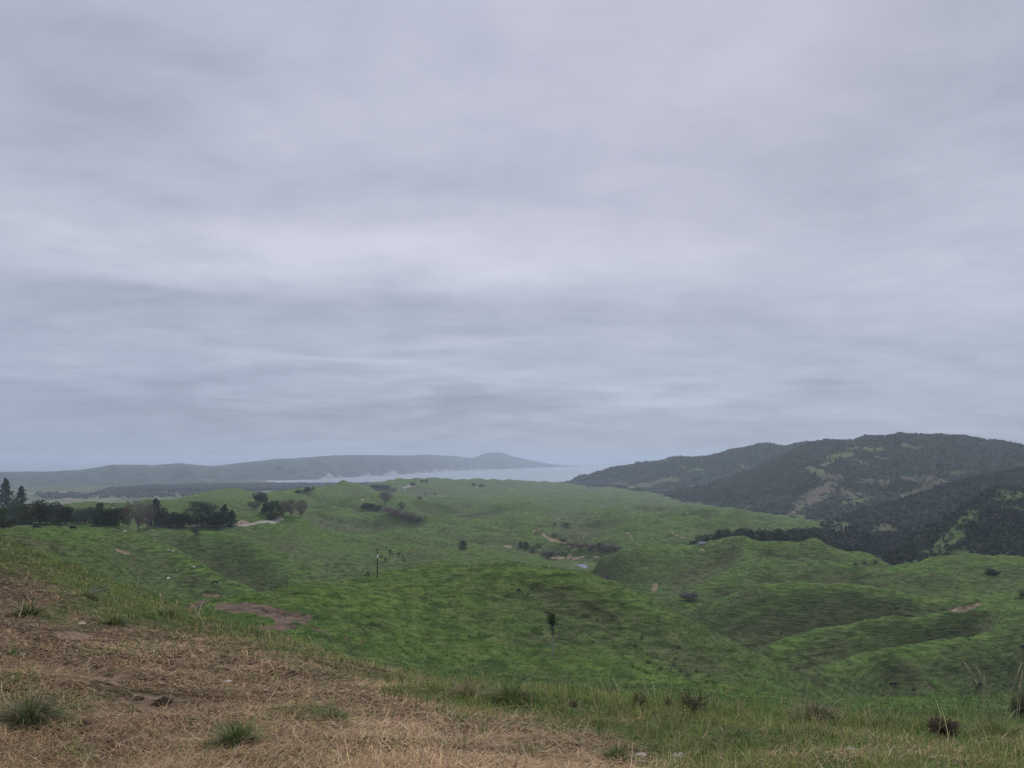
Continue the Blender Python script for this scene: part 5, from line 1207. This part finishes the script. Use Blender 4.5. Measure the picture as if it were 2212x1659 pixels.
tag(link('dead_branch', mesh_np('dead_branch', V, [f], True, [simple('grey_wood', (.26, .24, .22), .9, .1, .3, 6)]), loc=(x, y, z)), 'grey dead branch lying in the grass on the left brow', 'branch')
for a in [(1121,1276,9,'larger dark stone on top of the knoll'),(1141,1283,6,'small dark stone lowest of three on the knoll'),(1149,1272,6,'small dark stone highest of three on the knoll')]:
    rock('boulder', a[0], a[1], a[2], DARKR, a[3], 'boulder', 60, 300, .8, 'dark stones on the knoll')
for a in [(418,1227,9,'pale rounded boulder on the left valley slope'),(364,1190,7,'left pale boulder of a pair on the spur of the left hillside'),(373,1192,7,'right pale boulder of a pair on the spur of the left hillside'),(382,1234,5,'tiny pale boulder above the white sheep')]:
    rock('boulder', a[0], a[1], a[2], PALER, a[3], 'boulder', 150, 700, .75, 'pale boulders on the left hillside')
# bracken on the lower face of the knoll
BRK = leafmat('bracken', [(.075, .050, .030), (.12, .085, .048), (.07, .08, .035)], scale=3)
KINDS['bracken'] = [t_round(k, BRK, 700) for k in (81, 82)]; NAMES['bracken'] = 'bracken_bush'; CATS['bracken'] = 'bush'
for px, py, hp, wp in [(1386,1381,9,13),(1468,1401,8,13),(1471,1453,9,16),(1486,1461,8,14),(1401,1433,8,14),(1428,1446,8,15),(1281,1388,6,9),(1371,1396,7,10),(1505,1452,7,12),(1530,1463,8,14),(1455,1440,7,12),(1345,1415,6,11),(1290,1340,6,8),(1611,1461,7,9)]:
    plant('bracken', px, py, hp, wp, 'one of the brown bracken bushes low on the right face of the knoll', 'bracken bushes on the knoll', 50, 260)

# ------------------------------------------------------------------ pole, palm, shed, houses
WOOD = simple('weathered_wood', (.055, .048, .042), .9, .1, .3, 2); WHITE = simple('white_can', (.62, .62, .60), .5, .4, .1, 3); CERAM = simple('insulator', (.20, .13, .10), .4, .5, .1, 3)
def boxm(c, s_):
    x, y, z = [v / 2 for v in s_]; V = np.array([(a, b, d) for d in (-z, z) for b in (-y, y) for a in (-x, x)]) + np.array(c)
    return V, np.array([(0, 2, 3, 1), (4, 5, 7, 6), (0, 1, 5, 4), (2, 6, 7, 3), (0, 4, 6, 2), (1, 3, 7, 5)])
def pole(px, py, hp, label, ymin, ymax, big=True):
    x, y, z = hit(px, py, ymin, ymax); h = hp * S * y / F
    o = bpy.data.objects.new('utility_pole', None); C.objects.link(o); o.location = (x, y, z)
    V, f = tube([(0, 0, -.5), (-.02, 0, h * .5), (-.012 * h, 0, h)], [.17, .145, .11], 10); link('shaft', mesh_np('shaft', V, [f], True, [WOOD]), o)
    V, f = boxm((-.012 * h, 0, h - .45), (1.5, .1, .12)); link('crossarm', mesh_np('crossarm', V, [f], False, [WOOD]), o)
    for s_ in (-.65, .0, .65):
        V, f = tube([(s_ - .012 * h, 0, h - .39 if s_ else h - .02), (s_ - .012 * h, 0, h - .22 if s_ else h + .16)], [.05, .035], 8); link('insulator', mesh_np('insulator', V, [f], True, [CERAM]), o)
    if big:
        V, f = tube([(.02, -.22, h - 2.4), (.02, -.22, h - 2.35), (.02, -.22, h - 1.55), (.02, -.22, h - 1.5)], [.02, .16, .16, .02], 10); link('transformer', mesh_np('transformer', V, [f], True, [WHITE]), o)
    return tag(o, label, 'utility pole', 'utility poles')
pole(815, 1248, 62, 'tall dark utility pole on the far edge of the knoll', 150, 330)
pole(706, 1242, 24, 'fainter smaller utility pole in the valley left of the tall one', 300, 700, False)
def palm(px, py, hp):
    x, y, z = hit(px, py, 60, 260); h = hp * S * y / F; g = np.random.default_rng(5)
    o = bpy.data.objects.new('palm_tree', None); C.objects.link(o); o.location = (x, y, z)
    P = np.array([(0, 0, -.2), (.02 * h, 0, .18 * h), (.012 * h, 0, .36 * h), (.02 * h, 0, .54 * h)]); V, f = tube(P, np.array([.034, .024, .022, .020]) * h * .62, 10)
    link('trunk', mesh_np('trunk', V, [f], True, [simple('palm_trunk', (.24, .25, .21), .9, .1, .3, 3)]), o)
    P = np.array([(.02, 0, .53), (.018, 0, .56), (.014, 0, .62), (.012, 0, .69), (.01, 0, .76)]) * h; V, f = tube(P, np.array([.022, .040, .030, .022, .034]) * h, 10)
    link('dead_skirt', mesh_np('dead_skirt', V, [f], True, [simple('palm_skirt', (.035, .030, .022), 1, .05, .4, 5, bump=1)]), o)
    FR = leafmat('palm_frond', [(.022, .036, .018), (.045, .065, .026), (.04, .05, .025)], scale=2); FD = leafmat('dead_frond', [(.16, .14, .11), (.24, .21, .17), (.2, .17, .13)], scale=2, trans=0)
    def frond(a, e0, L_, bend, mat, nm):
        n_ = 12; P = [np.array((.01, 0, .745)) * h]; e = e0
        for i in range(n_): P.append(P[-1] + np.array((math.cos(a) * math.cos(e), math.sin(a) * math.cos(e), math.sin(e))) * L_ * h / n_); e -= bend / n_
        P = np.array(P); parts = [tube(P, np.linspace(.006, .0015, n_ + 1) * h, 4)]; sd = np.array((-math.sin(a), math.cos(a), 0)); V = []
        for i in range(2, n_):
            for s_ in (-1, 1):
                for q in range(2):
                    b = P[i] + (P[i + 1] - P[i]) * q * .5; w = L_ * h * .20 * math.sin(PI * (i + .5) / (n_ + 2)) ** .6
                    d = (P[i + 1] - P[i]) / np.linalg.norm(P[i + 1] - P[i]); t_ = b + (sd * s_ * .75 + d * .6 + np.array((0, 0, -.28))) * w; ww = d * .008 * h
                    V += [b - ww, b + ww, t_ + ww * .3, t_ - ww * .3]
        V = np.array(V); parts.append((V, np.arange(len(V)).reshape(-1, 4))); v, f = join(parts); link(nm, mesh_np(nm, v, [f], False, [mat]), o)
    for i in range(17): frond(i * 2.399, 1.5 - .072 * i + g.normal() * .06, g.uniform(.30, .37), .15 + .055 * i, FR, 'frond')
    for a, e in ((3.3, -.15), (.2, -.25), (4.5, -.6), (1.5, -.7)): frond(a, e, .22, .7, FD, 'dead_frond')
    return tag(o, 'tall palm with a dark tuft of fronds on a pale bare trunk below the knoll', 'palm tree')
palm(1192, 1420, 87)
WALLW = simple('painted_wall', (.26, .26, .25), .8, .2, .1, 1); ROOFR = simple('iron_roof', (.16, .16, .16), .9, .1, .15, 1); GLASS = simple('dark_window', (.03, .035, .04), .2, .5, .1, 1)
def house(x, y, z, w, d, h, label, cat, name, group=None, rot=0):
    o = bpy.data.objects.new(name, None); C.objects.link(o); o.location = (x, y, z); o.rotation_euler = (0, 0, rot)
    V = np.array([(-w/2,-d/2,-.5),(w/2,-d/2,-.5),(w/2,d/2,-.5),(-w/2,d/2,-.5),(-w/2,-d/2,h),(w/2,-d/2,h),(w/2,d/2,h),(-w/2,d/2,h),(-w/2,0,h+d*.28),(w/2,0,h+d*.28)])
    me = mesh_np('wall', V, [np.array([(0,1,5,4),(1,2,6,5),(2,3,7,6),(3,0,4,7)]), np.array([(5,6,9),(7,4,8)])], False, [WALLW]); link('wall', me, o)
    e = .35; k_ = .28 * d / (d / 2); zt = h + d * .28 + .06; ze = h - e * k_ + .06
    V = np.array([(-w/2-e,-d/2-e,ze),(w/2+e,-d/2-e,ze),(w/2+e,0,zt),(-w/2-e,0,zt),(w/2+e,d/2+e,ze),(-w/2-e,d/2+e,ze)]); V = np.r_[V, V + (0, 0, .12)]
    link('roof', mesh_np('roof', V, [np.array([(0,3,2,1),(3,5,4,2),(6,7,8,9),(9,8,10,11),(0,1,7,6),(5,11,10,4),(1,2,8,7),(2,4,10,8),(4,2,8,10),(0,6,9,3),(3,9,11,5)][:8] + [(0,6,9,3),(3,9,11,5)])], False, [ROOFR]), o)
    for wx in (-w * .25, w * .25):
        V, f = boxm((wx, -d / 2 - .02, h * .55), (w * .16, .06, h * .38)); link('window', mesh_np('window', V, [f], False, [GLASS]), o)
    return tag(o, label, cat, group)
x, y, z = hit(1515, 1177, 380, 560); house(x, y, z - .5, 4.2, 3, 1.5, 'small pale shed on the green crest at the edge of the dark stand', 'shed', 'farm_shed', rot=.3)
GH = 'farm houses on the river flat'
for px, py, w, l in [(267,1076.5,14,'white house on the plain above the hedge, right of the other'),(241,1075.5,12,'white house on the plain above the hedge, left of the other'),(300,1066,16,'long pale building before the dark pine wood'),(352,1064.5,14,'pale building at the right end before the pine wood')]:
    u, v = ray(px, py); yy = (CAMZ - 1.2) / -float(v); house(float(u) * yy, yy, 1.2, w, 8, 3.2, l, 'house', 'farm_house', GH, rng.uniform(-.4, .4))
for px, py, w, l in [(1285,1046,15,'white house at the foot of the far spur by the bay, left of a pair'),(1294,1046,14,'white house at the foot of the far spur by the bay, right of a pair')]:
    x, y, z = hit(px, py, 1800, 5000); house(x, y, z, w, 9, 4, l, 'house', 'farm_house', GH, rng.uniform(-.3, .3))

# ------------------------------------------------------------------ stock
def beast(name, mat, pts, edges):
    me = bpy.data.meshes.new(name); me.from_pydata([p[:3] for p in pts], edges, []); me.materials.append(mat)
    o = bpy.data.objects.new(name, me); C.objects.link(o)
    m = o.modifiers.new('skin', 'SKIN'); m.use_smooth_shade = True
    for i, p in enumerate(pts):
        sv_ = me.skin_vertices[0].data[i]; sv_.radius = (p[3], p[3]); sv_.use_root = (i == 0)
    o.modifiers.new('sub', 'SUBSURF').levels = 1; o.modifiers['sub'].render_levels = 1
    return o
def skeleton(graze, wool=1.0):
    hd = [(1.08, 0, .88, .18), (1.32, 0, .50, .155), (1.46, 0, .24, .10)] if graze else [(1.12, 0, 1.36, .17), (1.42, 0, 1.46, .15), (1.68, 0, 1.28, .10)]
    p = [(-.75, 0, 1.12, .33), (-.1, 0, 1.05, .41), (.52, 0, 1.06, .37), (.85, 0, 1.12, .24)] + hd
    e = [(0, 1), (1, 2), (2, 3), (3, 4), (4, 5), (5, 6)]
    for s_ in (-1, 1):
        b = len(p); p += [(.50, .20 * s_, .72, .14), (.55, .20 * s_, .40, .075), (.50, .20 * s_, .02, .06)]; e += [(2, b), (b, b + 1), (b + 1, b + 2)]
        b = len(p); p += [(-.72, .20 * s_, .80, .19), (-.60, .21 * s_, .60, .12), (-.86, .21 * s_, .40, .07), (-.80, .21 * s_, .02, .06)]; e += [(0, b), (b, b + 1), (b + 1, b + 2), (b + 2, b + 3)]
        b = len(p); h = hd[1]; p += [(h[0] - .1, .2 * s_, h[2] + .16, .04)]; e += [(5, b)]
    b = len(p); p += [(-1.08, 0, 1.12, .05), (-1.16, 0, .6, .035)]; e += [(0, b), (b, b + 1)]
    return [(a, c, d, r * wool) for a, c, d, r in p], e
BLACK = simple('black_hide', (.010, .009, .009), .7, .25, .3, 3); WOOL = simple('white_wool', (.52, .49, .43), 1, .1, .15, 4)
cowg = beast('cow', BLACK, *skeleton(True)); cows_ = beast('cow', BLACK, *skeleton(False)); shp = beast('sheep', WOOL, *skeleton(True, 1.12))
used = set()
def stock(src, px, py, size, rz, label, group, cat, ymin, ymax=1500):
    x, y, z = hit(px, py, ymin, ymax)
    if src.name in used: o = src.copy(); C.objects.link(o)
    else: o = src; used.add(src.name)
    o.location = (x, y, z - .02); o.rotation_euler = (0, 0, rz); o.scale = (size,) * 3
    return tag(o, label, cat, group)
GC = 'black cattle on the slopes'
for a in [(cowg,78,1143,1.15,.2,'black cow grazing on the left shoulder, leftmost of three below the tree line',200),(cows_,128,1140,1.1,2.9,'black cow in the middle of three below the tree line',200),(cowg,157,1145,1.2,.1,'black cow on the left shoulder, right one of three below the tree line',200),
 (cowg,465,1263,1.15,3.3,'black cow grazing alone above the orange slip in the left valley',220),(cowg,1930,1484,1.1,-.1,'black cow standing side on across the gully at lower right',130),(cows_,2114,1485,1.15,3.4,'black cow behind the seed stalks at the far right',130),
 (cowg,1936,1317,1.0,1.3,'small black cow high on the right hillside',200),(cows_,1688,1371,.9,1.4,'tiny black cow in the fold beyond the gully',220),(cows_,2210,1402,1.1,.5,'black cow cut by the right edge of the picture',180),(cowg,1974,1492,.55,.3,'black calf lying low near the cow across the gully',130)]:
    stock(*a[:6], GC, 'cow', a[6], 700)
for i, (px, py) in enumerate([(231,1090.5),(246,1089.5),(277,1087),(289,1086.5),(294,1086.5),(300,1086.5)]):
    stock(cowg if i % 2 else cows_, px, py, 1.2, rng.uniform(0, 6), 'tiny dark cow on the green terrace beyond the tree line', 'distant cattle on the terrace', 'cow', 640, 1300)
for a in [(363,1254,.95,1.5,'white sheep facing away on the left valley slope'),(269,1151,.8,1.2,'white sheep alone near the bare poplars')]:
    stock(shp, *a[:4], a[4], 'white sheep on the left hillside', 'sheep', 180, 700)
for px, py in [(1155,1254.5),(1154,1258),(1161,1258),(1183,1261.5),(1190,1263)]:
    stock(shp, px, py, .5, rng.uniform(0, 6), 'one of the tiny white sheep in the valley just behind the knoll', 'tiny sheep behind the knoll', 'sheep', 255, 700)
